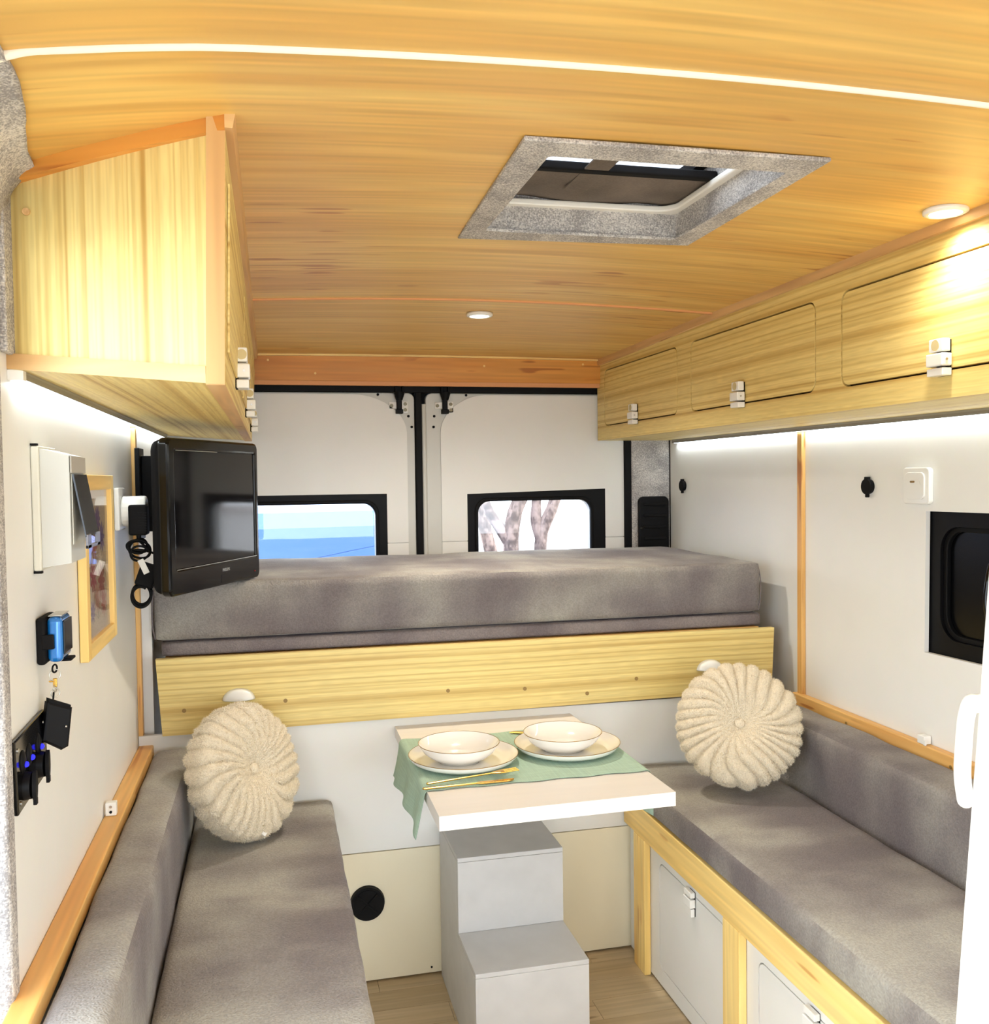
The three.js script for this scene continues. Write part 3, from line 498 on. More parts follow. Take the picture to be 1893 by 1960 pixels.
// ------------------------------------------------------------------ bed
{
  const t = thing('bed_platform', 'white panelled bed platform across the van behind the table', 'bed base', [XC, 0, ZP - 0.3]);
  part(t, 'lower_panel', B(XL + 0.001, XR - 0.001, 0.006, 0.3715, ZP - 0.016, ZP, 0.0008, 'y'), M.cream, 'cream painted lower panel');
  part(t, 'upper_panel', B(XL + 0.001, XR - 0.001, 0.374, 0.747, ZP - 0.016, ZP, 0.0008, 'y'), M.white);
  part(t, 'side_filler', B(XL + 0.001, -0.319, 0.74, 1.14, -2.69, -2.662), M.white, 'white filler strip against the left wall');
  part(t, 'deck', B(-0.285, 1.46, 0.9, 0.95, -3.38, ZP - 0.01), M.pine);
  part(t, 'support_beam', B(-0.28, 1.46, 0.76, 0.9, ZP - 0.05, ZP - 0.017, 0, 'x'), M.pine, 'wooden support beam');
  part(t, 'filler', B(XL + 0.001, XR - 0.001, 0.0, 0.38, ZP - 0.05, ZP - 0.018), M.dark);
  part(t, 'screw', cyl(0.003, 0.003, 0.002, 10, 'z').translate(0.42, 0.022, ZP + 0.001), M.blackMatte);
}
{
  const zf = ZP + 0.019, t = thing('bed_front_board', 'wide light ash pull-out board under the mattress with two white cup handles', 'board', [0.6, 0.75, zf]);
  part(t, 'board', hexa([V(-0.292, 0.748, zf), V(1.488, 0.757, zf), V(1.488, 0.757, ZP + 0.001), V(-0.292, 0.748, ZP + 0.001), V(-0.305, 0.953, zf), V(1.497, 0.949, zf), V(1.497, 0.949, ZP + 0.001), V(-0.305, 0.953, ZP + 0.001)], 'x'), M.ash);
  for (const [cx, cy] of [[-0.095, 0.833], [1.28, 0.832]]) {
    const P = (u, v) => { const a = u * Math.PI, r = 0.041, lip = v; return V(cx - r * Math.cos(a) * (1 - 0.28 * lip * lip), cy + 0.03 * Math.sin(a) * (1 - 0.25 * lip) + 0.0, zf + 0.001 + 0.02 * Math.sin(lip * Math.PI / 2) * Math.pow(Math.sin(a), 0.4)); };
    const dome = (u, v) => { const a = u * Math.PI, k = v; return V(cx - 0.041 * Math.cos(a) * k, cy + 0.03 * Math.sin(a) * k, zf + 0.001 + 0.02 * Math.sqrt(Math.max(0, 1 - k * k))); };
    part(t, 'cup_handle', sheet(dome, 28, 12, 0.003), M.whitePlastic, 'white half round cup handle');
  }
  for (const [x, y] of [[-0.236, 0.813], [0.027, 0.822], [0.476, 0.82], [0.701, 0.811], [0.89, 0.785], [1.044, 0.819]]) part(t, 'screw', cyl(0.0055, 0.0055, 0.002, 14, 'z').translate(x, y, zf + 0.0006), M.screwTan);
}
const bulge = (amp, f, s) => (x, y, z, d) => d.y < -0.2 ? 0 : amp * (N3(x * f, y * f + s, z * f) + 0.5 * N3(x * f * 2.3, y * f * 2.3 + s, z * f * 2.3));
{
  const t = thing('mattress', 'thick grey velvet mattress lying on top of the bed', 'mattress', [0.58, 0.994, -2.99]);
  part(t, 'cover', soft(-0.312, 1.468, 0.994, 1.15, -3.37, -2.632, 0.016, bulge(0.004, 4, 1), 0.022), M.velvet);
  part(t, 'seam', uvM(tube([[1.464, 1.0, -2.642], [1.4685, 1.03, -2.638], [1.469, 1.1, -2.638], [1.463, 1.143, -2.644]], 0.0022, 30)), M.velvetDark);
  part(t, 'seam', uvM(tube([[-0.308, 1.0, -2.642], [-0.313, 1.03, -2.638], [-0.313, 1.1, -2.638], [-0.307, 1.143, -2.644]], 0.0022, 30)), M.velvetDark);
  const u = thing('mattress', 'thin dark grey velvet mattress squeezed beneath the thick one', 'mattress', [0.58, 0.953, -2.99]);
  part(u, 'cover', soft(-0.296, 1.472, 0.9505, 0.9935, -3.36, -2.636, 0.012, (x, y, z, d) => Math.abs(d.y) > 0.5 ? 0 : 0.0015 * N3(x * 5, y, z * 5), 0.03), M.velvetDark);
}

// ------------------------------------------------------------------ benches
{
  const X = 1.005, t = thing('bench_cabinet', 'wooden framed bench cabinet with white doors under the right seat', 'bench', [1.28, 0, -1.85]);
  part(t, 'top_rail', B(X, X + 0.02, 0.389, 0.4735, -2.615, -1.1, 0.003, 'z'), M.pineLight);
  for (const z of [-2.54, -1.985, -1.42]) part(t, 'post', B(X, X + 0.02, 0, 0.389, z, z + 0.08, 0.003, 'y'), M.pineLight);
  part(t, 'bench_top', B(X + 0.02, XR, 0.45, 0.473, -2.615, -1.1), M.pineLight);
  const ds = [[-2.40, -2.01], [-1.855, -1.46]], s = poly([[-2.615, 0.008], [-1.1, 0.008], [-1.1, 0.45], [-2.615, 0.45]]); for (const [a, b] of ds) s.holes.push(rrect(a, b, 0.055, 0.352, 0.025, THREE.Path));
  part(t, 'front_panel', uvM(faceLeft(ext(s, 0.014), X + 0.035), 'y'), M.white);
  ds.forEach(([a, b]) => part(t, 'door', uvM(faceLeft(ext(rrect(a + 0.003, b - 0.003, 0.058, 0.349, 0.0225), 0.0142, 0.0006), X + 0.035), 'y'), M.white));
  part(t, 'inner_back', B(X + 0.05, X + 0.055, 0.01, 0.45, -2.6, -1.11), M.dark);
  part(t, 'end_panel', B(X + 0.02, XR, 0.008, 0.45, -1.115, -1.1), M.white);
  for (const z of [-2.187, -1.63]) {
    const l = part(t, 'latch', B(X + 0.015, X + 0.021, 0.3, 0.362, z - 0.016, z + 0.016, 0.001), M.blackMatte, 'white push latch');
    const bx = (dx, y0, y1, w) => B(X + 0.021 - dx, X + 0.018, y0, y1, z - w / 2, z + w / 2, 0.002);
    part(l, 'keeper', bx(0.016, 0.3495, 0.364, 0.04), M.whitePlastic); part(l, 'latch_body', bx(0.018, 0.324, 0.346, 0.042), M.whitePlastic); part(l, 'latch_tab', bx(0.014, 0.3, 0.321, 0.036), M.whitePlastic);
  }
  const seat = thing('seat_cushion', 'long grey velvet seat cushion on the right bench', 'cushion', [1.2, 0.4735, -1.85]);
  const crease = (x, y, z, d) => { if (d.y < -0.2) return 0; let k = 0.004 * N3(x * 4, 2, z * 4) + 0.002 * N3(x * 9, 5, z * 9); if (d.x < -0.5) k += 0.0035 * N3(z * 26, y * 20, 3) ; k -= 0.004 * Math.exp(-(((z + 1.95) * 12 + (x - 1.1) * 9) ** 2)) * smooth(1.3, 1.05, x); return k; };
  part(seat, 'cover', soft(1.004, 1.394, 0.474, 0.556, -2.613, -1.08, 0.022, crease, 0.016, 'z'), M.velvet);
  const back = thing('back_cushion', 'long grey velvet backrest cushion against the right wall', 'cushion', [1.46, 0.474, -1.85]);
  part(back, 'cover', soft(1.4005, 1.528, 0.4745, 0.735, -2.613, -1.08, 0.024, bulge(0.004, 5, 11), 0.016, 'z'), M.velvet);
}
{
  const t = thing('bench_cabinet', 'white bench base under the left seat cushion', 'bench', [-0.1, 0, -1.95]);
  part(t, 'front_panel', B(0.1, 0.115, 0.006, 0.456, -2.615, -1.28), M.white);
  part(t, 'end_panel', B(XL + 0.006, 0.1, 0.006, 0.456, -1.295, -1.28), M.white);
  part(t, 'bench_top', B(XL + 0.006, 0.1, 0.436, 0.456, -2.615, -1.295), M.pineLight);
  const seat = thing('seat_cushion', 'grey velvet seat cushion on the left bench under a round pillow', 'cushion', [-0.03, 0.4565, -1.95]);
  const crease = (x, y, z, d) => d.y < -0.2 ? 0 : d.y < 0.4 ? 0.002 * N3(z * 12, y * 9, 2) : 0.003 * N3(x * 5, 1, z * 5) - 0.006 * Math.exp(-(((z + 2.0) * 14 - (x - 0.1) * 7) ** 2)) * smooth(-0.2, -0.05, x) - 0.004 * Math.exp(-(((z + 2.32) * 16 - (x - 0.1) * 6) ** 2));
  part(seat, 'cover', soft(-0.211, 0.147, 0.457, 0.539, -2.613, -1.27, 0.014, crease, 0.014, 'z'), M.velvet);
  const back = thing('back_cushion', 'grey velvet backrest cushion against the left wall', 'cushion', [-0.26, 0.457, -1.95]);
  part(back, 'cover', soft(-0.316, -0.216, 0.457, 0.716, -2.613, -1.27, 0.03, bulge(0.004, 5, 17), 0.014, 'z'), M.velvet);
}

// ------------------------------------------------------------------ round pleated cushions
function roundCushion(label, R, T, n, centre, normal, spin) {
  const g0 = thing('round_cushion', label, 'cushion', [0, 0, 0], 'cream pleated round cushions'); g0.base = null;
  const nt = n * 12, ns = 84, pos = [], idx = [];
  for (let j = 0; j <= ns; j++) for (let i = 0; i <= nt; i++) {
    const s = j / ns * Math.PI, th = i / nt * Math.PI * 2, sn = Math.sin(s), cs = Math.cos(s), r0 = Math.pow(sn, 0.8), front = cs > 0;
    let r = R * r0, h = T / 2 * Math.sign(cs) * Math.pow(Math.abs(cs), 0.55);
    h *= 1 - 0.5 * Math.exp(-((r / (R * 0.3)) ** 2));
    const tw = th + 0.35 * (1 - r0) + 0.12 * Math.sin(th * 2 + 1) + 0.1 * Math.sin(r0 * 3 + th * 3), ph = tw * n / 2;
    const ridge = Math.pow(Math.abs(Math.sin(ph)), 0.42), amp = 0.0155 * smooth(0.08, 0.75, r0), lift = amp * (ridge - 0.75) + 0.0011 * N3(Math.cos(th) * r * 110, Math.sin(th) * r * 110, h * 110) + 0.004 * N3(Math.cos(th) * r * 16 + 3, Math.sin(th) * r * 16, h * 16);
    r += lift * r0; h += lift * (Math.abs(cs) > 0.02 ? Math.sign(cs) : 0) * Math.pow(Math.abs(cs), 0.5) * 1.1;
    pos.push(r * Math.cos(th), r * Math.sin(th), h);
  }
  const W = nt + 1; for (let j = 0; j < ns; j++) for (let i = 0; i < nt; i++) { const a = j * W + i; idx.push(a, a + W, a + 1, a + 1, a + W, a + W + 1); }
  let g = new THREE.BufferGeometry(); g.setAttribute('position', new THREE.Float32BufferAttribute(pos, 3)); g.setIndex(idx); g = mergeVertices(g, 1e-6); g.computeVertexNormals();
  part(g0, 'cover', uvM(g), M.fluff);
  { // short plush pile standing on the cover
    const q = g0.children[0].geometry, P = q.attributes.position, n = P.count / 3, cum = new Float32Array(n), a = V(), b = V(), c = V(); let sum = 0;
    for (let i = 0; i < n; i++) { a.fromBufferAttribute(P, i * 3); b.fromBufferAttribute(P, i * 3 + 1); c.fromBufferAttribute(P, i * 3 + 2); sum += b.clone().sub(a).cross(c.clone().sub(a)).length(); cum[i] = sum; }
    const hair = new THREE.ConeGeometry(0.00075, 0.0055, 3, 1, true).translate(0, 0.0022, 0), pile = new THREE.InstancedMesh(hair, M.pile, 30000), m4 = new THREE.Matrix4(), qu = new THREE.Quaternion(), up = V(0, 1, 0), sc = V(1, 1, 1);
    for (let k = 0; k < 30000; k++) {
      const r = rnd() * sum; let lo = 0, hi = n - 1; while (lo < hi) { const mid = (lo + hi) >> 1; if (cum[mid] < r) lo = mid + 1; else hi = mid; }
      a.fromBufferAttribute(P, lo * 3); b.fromBufferAttribute(P, lo * 3 + 1); c.fromBufferAttribute(P, lo * 3 + 2);
      const nm = b.clone().sub(a).cross(c.clone().sub(a)).normalize(); let u = rnd(), v = rnd(); if (u + v > 1) { u = 1 - u; v = 1 - v; }
      const p = a.clone().addScaledVector(b.clone().sub(a), u).addScaledVector(c.clone().sub(a), v);
      nm.x += (rnd() - 0.5) * 1.3; nm.y += (rnd() - 0.5) * 1.3; nm.z += (rnd() - 0.5) * 1.3; nm.normalize(); const L = 0.6 + 0.8 * rnd();
      m4.compose(p, qu.setFromUnitVectors(up, nm), sc.set(1, L, 1)); pile.setMatrixAt(k, m4);
    }
    pile.name = 'pile'; pile.userData = { kind: 'stuff', label: 'short cream plush pile' }; g0.add(pile);
  }
  const bt = new THREE.SphereGeometry(0.014, 20, 14); bt.scale(1, 1, 0.6); bt.translate(0, 0, T / 2 * 0.5 + 0.004);
  part(g0, 'button', uvM(bt), M.fluff, 'covered centre button');
  const z = V(...normal).normalize(), y = V(0, 1, 0).addScaledVector(z, -z.y).normalize(), x = V().crossVectors(y, z);
  g0.quaternion.setFromRotationMatrix(new THREE.Matrix4().makeBasis(x, y, z)); g0.rotateZ(spin); g0.position.set(...centre);
  return g0;
}
roundCushion('cream fluffy round pleated cushion in the corner of the right bench', 0.163, 0.115, 26, [1.228, 0.737, -2.325], [-0.35, 0.42, 0.84], 0.2);
{
  const c = roundCushion('cream fluffy round pleated cushion leaning on the left backrest', 0.162, 0.115, 26, [-0.078, 0.704, -2.385], [0.73, 0.32, 0.62], 1.1);
  const tag = new THREE.BoxGeometry(0.026, 0.011, 0.0015); tag.rotateX(-0.5); tag.rotateZ(-0.65); tag.translate(-0.142, -0.052, 0.034);
  part(c, 'care_tag', uvM(tag), M.whiteLac, 'small white care tag');
}

// ------------------------------------------------------------------ table and what lies on it
{
  const t = thing('folding_table', 'white table board fixed to the bed platform panel', 'table', [0.585, 0.69, -2.26]);
  part(t, 'table_top', hexa([V(0.323, 0.694, -1.889), V(0.852, 0.694, -1.9), V(0.842, 0.694, ZP + 0.001), V(0.326, 0.694, ZP + 0.001), V(0.323, 0.725, -1.889), V(0.852, 0.725, -1.9), V(0.842, 0.725, ZP + 0.001), V(0.326, 0.725, ZP + 0.001)], 'x'), M.tableTop);
  part(t, 'bracket', B(0.4, 0.76, 0.655, 0.694, ZP + 0.001, ZP + 0.02, 0.002), M.pine, 'wooden wall bracket');
  for (const x of [0.43, 0.72]) part(t, 'brace', hexa([V(x, 0.69, -2.3), V(x + 0.02, 0.69, -2.3), V(x + 0.02, 0.52, ZP + 0.02), V(x, 0.52, ZP + 0.02), V(x, 0.694, -2.27), V(x + 0.02, 0.694, -2.27), V(x + 0.02, 0.52, ZP + 0.002), V(x, 0.52, ZP + 0.002)]), M.steel);
  const path = [[0.300, 0.622], [0.306, 0.65], [0.3155, 0.7], [0.3195, 0.7225], [0.3255, 0.7275], [0.36, 0.7275], [0.6, 0.7275], [0.83, 0.7275], [0.8495, 0.7275], [0.8565, 0.721], [0.857, 0.69], [0.86, 0.618]];
  const curve = new THREE.CatmullRomCurve3(path.map(p => V(p[0], p[1], 0)), false, 'centripetal');
  const P = (u, v) => {
    const c = curve.getPointAt(u), hangL = smooth(0.725, 0.62, c.y) * (u < 0.5 ? 1 : 0), hangR = smooth(0.725, 0.62, c.y) * (u > 0.5 ? 1 : 0);
    const zb = -2.468 + 0.004 * Math.sin(u * 30), zf = -2.047 + 0.003 * Math.sin(u * 40 + 1) - 0.004 * u;
    const z = lerp(zb, zf, v) - hangL * 0.035 * (1 - v) + hangL * 0.004 * v, w = hangL * 0.006 * Math.sin(v * 17 + 1) + hangR * 0.006 * Math.sin(v * 13);
    return V(c.x + w, c.y + hangL * 0.012 * Math.sin(v * 3.1), z);
  };
  solo('table_runner', sheet(P, 150, 40, 0.0016), M.tealCloth, 'sage green cloth runner draped across the white table', 'table runner', [0.585, 0.7275, -2.26]);
}
const PY = 0.7292;
function plate(label, x, z) {
  const t = thing('dinner_plate', label, 'plate', [x, PY, z], 'dinner plates on the table'), g = lathe([[0, 0.002], [0.088, 0.002], [0.09, 0], [0.094, 0], [0.096, 0.003], [0.118, 0.006], [0.129, 0.013], [0.1335, 0.022], [0.1325, 0.0228], [0.1265, 0.0165], [0.115, 0.0102], [0.1, 0.0078], [0, 0.0068]], 96);
  part(t, 'dish', g.translate(x, PY, z), M.plateGlaze); part(t, 'gold_rim', new THREE.TorusGeometry(0.1332, 0.0008, 8, 96).rotateX(Math.PI / 2).translate(x, PY + 0.0226, z), M.goldRim, 'thin gold rim');
}
function bowl(label, x, z) {
  const y = PY + 0.0072, t = thing('soup_bowl', label, 'bowl', [x, y, z], 'soup bowls on the plates'), g = lathe([[0, 0.003], [0.044, 0.003], [0.046, 0], [0.051, 0], [0.053, 0.004], [0.075, 0.014], [0.09, 0.028], [0.0985, 0.044], [0.0975, 0.0446], [0.087, 0.029], [0.072, 0.0175], [0.05, 0.0105], [0, 0.008]], 96);
  part(t, 'dish', g.translate(x, y, z), M.plateGlaze); part(t, 'gold_rim', new THREE.TorusGeometry(0.0982, 0.0008, 8, 96).rotateX(Math.PI / 2).translate(x, y + 0.0446, z), M.goldRim, 'thin gold rim');
}
plate('white dinner plate with thin gold rim beside the gold cutlery', 0.443, -2.228); bowl('white soup bowl on the plate beside the gold cutlery', 0.431, -2.222);
plate('white dinner plate with thin gold rim at the right bench side', 0.716, -2.255); bowl('white soup bowl on the plate at the right bench side', 0.701, -2.245);
function cutlery(name, label, a, b, lift, headShape, hw, hl) {
  const d = V(b[0] - a[0], 0, b[1] - a[1]), L = d.length(); d.normalize();
  const t = thing(name, label, 'cutlery', [a[0], PY, a[1]]); t.base = null;
  const han = new THREE.Shape(); han.moveTo(0, -0.0042); han.lineTo(L - hl, -0.0018); han.lineTo(L - hl, 0.0018); han.lineTo(0, 0.0042); han.absarc(0, 0, 0.0042, Math.PI / 2, Math.PI * 1.5); 
  part(t, 'handle', uvM(faceUp(ext(han, 0.0035, 0.0012), 0)), M.gold);
  const hd = headShape(L, hl, hw); part(t, 'head', uvM(faceUp(ext(hd, 0.003, 0.001), 0.0006)), M.gold);
  t.position.y = PY + 0.001 + lift; t.rotation.y = Math.atan2(-d.z, d.x);
  return t;
}
const bladeShape = (L, hl, hw) => { const s = new THREE.Shape(); s.moveTo(L - hl - 0.004, -0.0018); s.lineTo(L - hl + 0.004, -hw * 0.9); s.lineTo(L - 0.02, -hw); s.quadraticCurveTo(L - 0.004, -hw * 0.8, L, hw * 0.6); s.lineTo(L - hl, hw * 0.7); s.lineTo(L - hl - 0.004, 0.0018); s.closePath(); return s; };
const forkShape = (L, hl, hw) => { const s = new THREE.Shape(), b = L - hl; s.moveTo(b - 0.004, -0.0018); s.quadraticCurveTo(b + 0.012, -hw, b + 0.024, -hw); for (let k = 0; k < 4; k++) { const y = -hw + k * hw * 2 / 3.5, w = hw * 2 / 3.5 * 0.55; s.lineTo(L, y); s.lineTo(L, y + w); if (k < 3) { s.lineTo(b + 0.028, y + w); s.lineTo(b + 0.028, y + hw * 2 / 3.5); } else s.lineTo(b + 0.024, y + w); } s.quadraticCurveTo(b + 0.012, hw, b - 0.004, 0.0018); s.closePath(); return s; };
cutlery('table_knife', 'gold table knife along the front edge of the green runner', [0.318, -2.05], [0.528, -2.058], 0, bladeShape, 0.008, 0.085);
{ const f = cutlery('fork', 'gold fork tilted across the knife by the left plate', [0.33, -2.07], [0.545, -2.098], 0.004, forkShape, 0.011, 0.062); f.rotation.z = 0.03; }
cutlery('table_knife', 'gold table knife peeping out behind the right plate', [0.79, -2.36], [0.615, -2.446], 0, bladeShape, 0.008, 0.08);

// ------------------------------------------------------------------ step stool
{
  const t = thing('step_stool', 'pale grey wooden two-step stool under the table', 'step stool', [0.59, 0, -2.38]), x0 = 0.447, x1 = 0.73, zf = -2.14, zm = -2.346, zb = -2.612, y1 = 0.246, y2 = 0.443, e = 0.0006;
  part(t, 'riser', B(x0, x1, 0.001, y1 - 0.012, zf - 0.012, zf, 0.001, 'y'), M.stoolGrey); part(t, 'tread', B(x0, x1, y1 - 0.012 + e, y1, zm - 0.012, zf, 0.0012), M.stoolGrey);
  part(t, 'riser', B(x0, x1, y1 + e, y2 - 0.012, zm - 0.012, zm, 0.001, 'y'), M.stoolGrey); part(t, 'tread', B(x0, x1, y2 - 0.012 + e, y2, zb, zm, 0.0012), M.stoolGrey);
  for (const [a, b] of [[x0, x0 + 0.012], [x1 - 0.012, x1]]) { const s = poly([[zb, 0.001], [zf - 0.0125, 0.001], [zf - 0.0125, y1 - 0.0125], [zm - 0.0125, y1 - 0.0125], [zm - 0.0125, y2 - 0.0125], [zb, y2 - 0.0125]]); part(t, 'side_panel', uvM(faceLeft(ext(s, b - a), b), 'y'), M.stoolGrey); }
}

// ------------------------------------------------------------------ television on its wall arm
function text(str, size, depth) { const g = new TextGeometry(str, { font, size, depth, curveSegments: 4 }); g.computeBoundingBox(); const b = g.boundingBox; return g.translate(-(b.min.x + b.max.x) / 2, -(b.min.y + b.max.y) / 2, 0); }
{
  const t = thing('television', 'small black television swung out from the left wall over the mattress', 'television', [-0.1305, 1.153, -2.487]); t.base = null; t.rotation.y = Math.atan2(0.91, 0.416);
  const w = 0.468, h = 0.37, dz = 0.05;
  const bz = rrect(-w / 2, w / 2, 0, h, 0.018); bz.holes.push(rrect(-w / 2 + 0.03, w / 2 - 0.02, 0.062, h - 0.03, 0.003, THREE.Path));
  part(t, 'bezel', uvM(ext(bz, 0.028, 0.006).translate(0, 0, -0.028)), M.blackGloss, 'glossy black bezel');
  part(t, 'screen', uvM(new THREE.BoxGeometry(w - 0.046, h - 0.088, 0.004).translate(0.005, (0.062 + h - 0.03) / 2, -0.007)), M.screen, 'dark switched off screen');
  part(t, 'back_shell', uvM(ext(rrect(-w / 2 + 0.004, w / 2 - 0.004, 0.004, h - 0.004, 0.03), 0.024, 0.009).translate(0, 0, -0.05)), M.blackMatte, 'rounded black back shell');
  part(t, 'back_bulge', uvM(ext(rrect(-w / 2 + 0.12, w / 2 - 0.06, 0.07, h - 0.07, 0.03), 0.022, 0.008).translate(0, 0, -0.0715)), M.blackMatte);
  part(t, 'trim_line', uvM(new THREE.BoxGeometry(w - 0.05, 0.0015, 0.001).translate(0.004, 0.061, 0.0004)), M.steel, 'fine silver line');
  part(t, 'trim_line', uvM(new THREE.BoxGeometry(0.2, 0.0015, 0.001).translate(-0.1, h - 0.029, 0.0004)), M.steel, 'fine silver line');
  part(t, 'brand_lettering', text('PHILIPS', 0.0075, 0.0006).translate(0.035, 0.04, 0.0001), M.steel, 'silver PHILIPS lettering');
  part(t, 'sensor_window', uvM(new THREE.BoxGeometry(0.045, 0.02, 0.001).translate(0.03, 0.018, 0.0002)), M.screen);
  part(t, 'standby_light', new THREE.SphereGeometry(0.0016, 8, 6).translate(0.2, 0.02, 0.0006), std({ color: col(120, 20, 20), emissive: col(200, 30, 30), emissiveIntensity: 0.4 }));
}
{
  const t = thing('television_bracket', 'black wall bracket with swing arm behind the television', 'bracket', [XL, 1.27, -2.62]);
  part(t, 'wall_plate', B(XL + 0.012, XL + 0.024, 1.27, 1.51, -2.69, -2.6, 0.002), M.black);
  part(t, 'swing_arm', merge([B(XL + 0.024, XL + 0.05, 1.29, 1.49, -2.66, -2.63, 0.003), hexa([V(XL + 0.04, 1.33, -2.66), V(XL + 0.04, 1.33, -2.63), V(-0.225, 1.33, -2.55), V(-0.235, 1.33, -2.58), V(XL + 0.04, 1.37, -2.66), V(XL + 0.04, 1.37, -2.63), V(-0.225, 1.37, -2.55), V(-0.235, 1.37, -2.58)])]), M.blackMatte);
}
// ------------------------------------------------------------------ things on the left wall
{
  const t = thing('fuse_box', 'pale grey fuse box with open tinted flap on the left wall', 'fuse box', [XL, 1.29, -1.55]), z0 = -1.675, z1 = -1.563, X = XL - 0.012;
  const greyP = std({ color: col(206, 205, 198), roughness: 0.5 }), back = std({ color: col(214, 210, 196), roughness: 0.5 });
  part(t, 'back_plate', B(X + 0.0122, X + 0.024, 1.286, 1.478, z0 - 0.006, z1 + 0.006, 0.003), back);
  const s = poly([[-z1, 1.29], [-z0, 1.29], [-z0, 1.475], [-z1, 1.475]]);
  part(t, 'body', hexa([V(X + 0.0242, 1.291, z1), V(X + 0.066, 1.297, z1 + 0.002), V(X + 0.066, 1.297, z0), V(X + 0.0242, 1.291, z0), V(X + 0.0242, 1.474, z1), V(X + 0.066, 1.463, z1 + 0.002), V(X + 0.066, 1.463, z0), V(X + 0.0242, 1.474, z0)], 'y'), greyP);
  part(t, 'upper_band', B(X + 0.067, X + 0.0695, 1.436, 1.462, z0, z1 + 0.001, 0.0008), std({ color: col(180, 174, 164), roughness: 0.5 }), 'grey upper band');
  part(t, 'breaker_row', B(X + 0.067, X + 0.0685, 1.325, 1.434, z0 + 0.006, z1 - 0.006), back);
  const fl = part(t, 'flap', hexa([V(X + 0.069, 1.434, z1 - 0.002), V(X + 0.069, 1.434, z0 + 0.004), V(X + 0.0715, 1.434, z0 + 0.004), V(X + 0.0715, 1.434, z1 - 0.002), V(X + 0.086, 1.336, z1 - 0.002), V(X + 0.086, 1.336, z0 + 0.004), V(X + 0.088, 1.337, z0 + 0.004), V(X + 0.088, 1.337, z1 - 0.002)]), M.tintGlass, 'smoked transparent flap');
  part(fl, 'flap_grip', merge([B(X + 0.086, X + 0.09, 1.318, 1.34, z1 - 0.03, z1 - 0.002, 0.001), B(X + 0.086, X + 0.09, 1.318, 1.324, z0 + 0.004, z1 - 0.002, 0.001), B(X + 0.086, X + 0.09, 1.318, 1.34, z0 + 0.004, z0 + 0.03, 0.001)]), std({ color: col(120, 118, 126), roughness: 0.3 }));
  part(t, 'corner_pad', B(X + 0.0125, X + 0.022, 1.4782, 1.4815, z1 - 0.004, z1 + 0.006), M.blackMatte);
  part(t, 'corner_pad', B(X + 0.0125, X + 0.024, 1.2825, 1.286, z1 - 0.004, z1 + 0.006), M.blackMatte);
}
{
  const t = thing('framed_picture', 'dried flower picture in a slim light wood frame on the left wall', 'picture', [XL, 1.08, -2.05]), z0 = -2.22, z1 = -1.885, y0 = 1.083, y1 = 1.436, b = 0.03, X = XL + 0.001;
  for (const [a, c, d, e, g] of [[z0, z0 + b, y0, y1, 'y'], [z1 - b, z1, y0, y1, 'y']]) part(t, 'frame_side', B(X, X + 0.016, d, e, a, c, 0.002, g), M.pineLight);
  for (const [d, e] of [[y0, y0 + b], [y1 - b, y1]]) part(t, 'frame_rail', B(X, X + 0.0158, d, e, z0 + b + 0.0003, z1 - b - 0.0003, 0.002, 'z'), M.pineLight);
  const cv = document.createElement('canvas'); cv.width = 512; cv.height = 560; const c = cv.getContext('2d'); c.fillStyle = 'rgb(205,184,160)'; c.fillRect(0, 0, 512, 560);
  const petals = (x, y, r, n, color, rot) => { c.fillStyle = color; for (let k = 0; k < n; k++) { c.save(); c.translate(x, y); c.rotate(rot + k / n * Math.PI * 2); c.beginPath(); c.ellipse(r * 0.55, 0, r * 0.5, r * 0.17, 0, 0, 7); c.fill(); c.restore(); } };
  const stem = (x0, y0_, x1, y1_) => { c.strokeStyle = 'rgba(140,140,110,0.8)'; c.lineWidth = 4; c.beginPath(); c.moveTo(x0, y0_); c.quadraticCurveTo((x0 + x1) / 2 + 20, (y0_ + y1_) / 2, x1, y1_); c.stroke(); };
  const spots = [[150, 130, 60, 9, 'rgb(190,120,130)'], [290, 120, 55, 12, 'rgb(120,95,140)'], [210, 210, 60, 8, 'rgb(185,115,110)'], [370, 190, 60, 9, 'rgb(115,95,150)'], [330, 280, 45, 7, 'rgb(235,215,190)'], [180, 330, 65, 9, 'rgb(180,95,105)'], [340, 360, 70, 10, 'rgb(170,100,90)'], [250, 420, 60, 8, 'rgb(200,150,130)'], [380, 450, 55, 9, 'rgb(185,110,95)'], [150, 460, 45, 10, 'rgb(110,85,135)']];
  for (const [x, y, r, n, k] of spots) { stem(256, 500, x, y); petals(x, y, r, n, k, x); petals(x, y, r * 0.6, n, k, y); }
  const pt = new THREE.CanvasTexture(cv); pt.colorSpace = THREE.SRGBColorSpace;
  const pg = new THREE.PlaneGeometry(z1 - z0 - 2 * b + 0.004, y1 - y0 - 2 * b + 0.004).rotateY(Math.PI / 2).translate(X + 0.006, (y0 + y1) / 2, (z0 + z1) / 2);
  part(t, 'backing', B(X, X + 0.0055, y0 + b - 0.002, y1 - b + 0.002, z0 + b - 0.002, z1 - b + 0.002), M.whiteWarm);
  part(t, 'print', pg, std({ map: pt, roughness: 0.8 }), 'pressed flower print');
  part(t, 'glazing', B(X + 0.0085, X + 0.0105, y0 + b - 0.001, y1 - b + 0.001, z0 + b - 0.001, z1 - b + 0.001), M.glass);
}
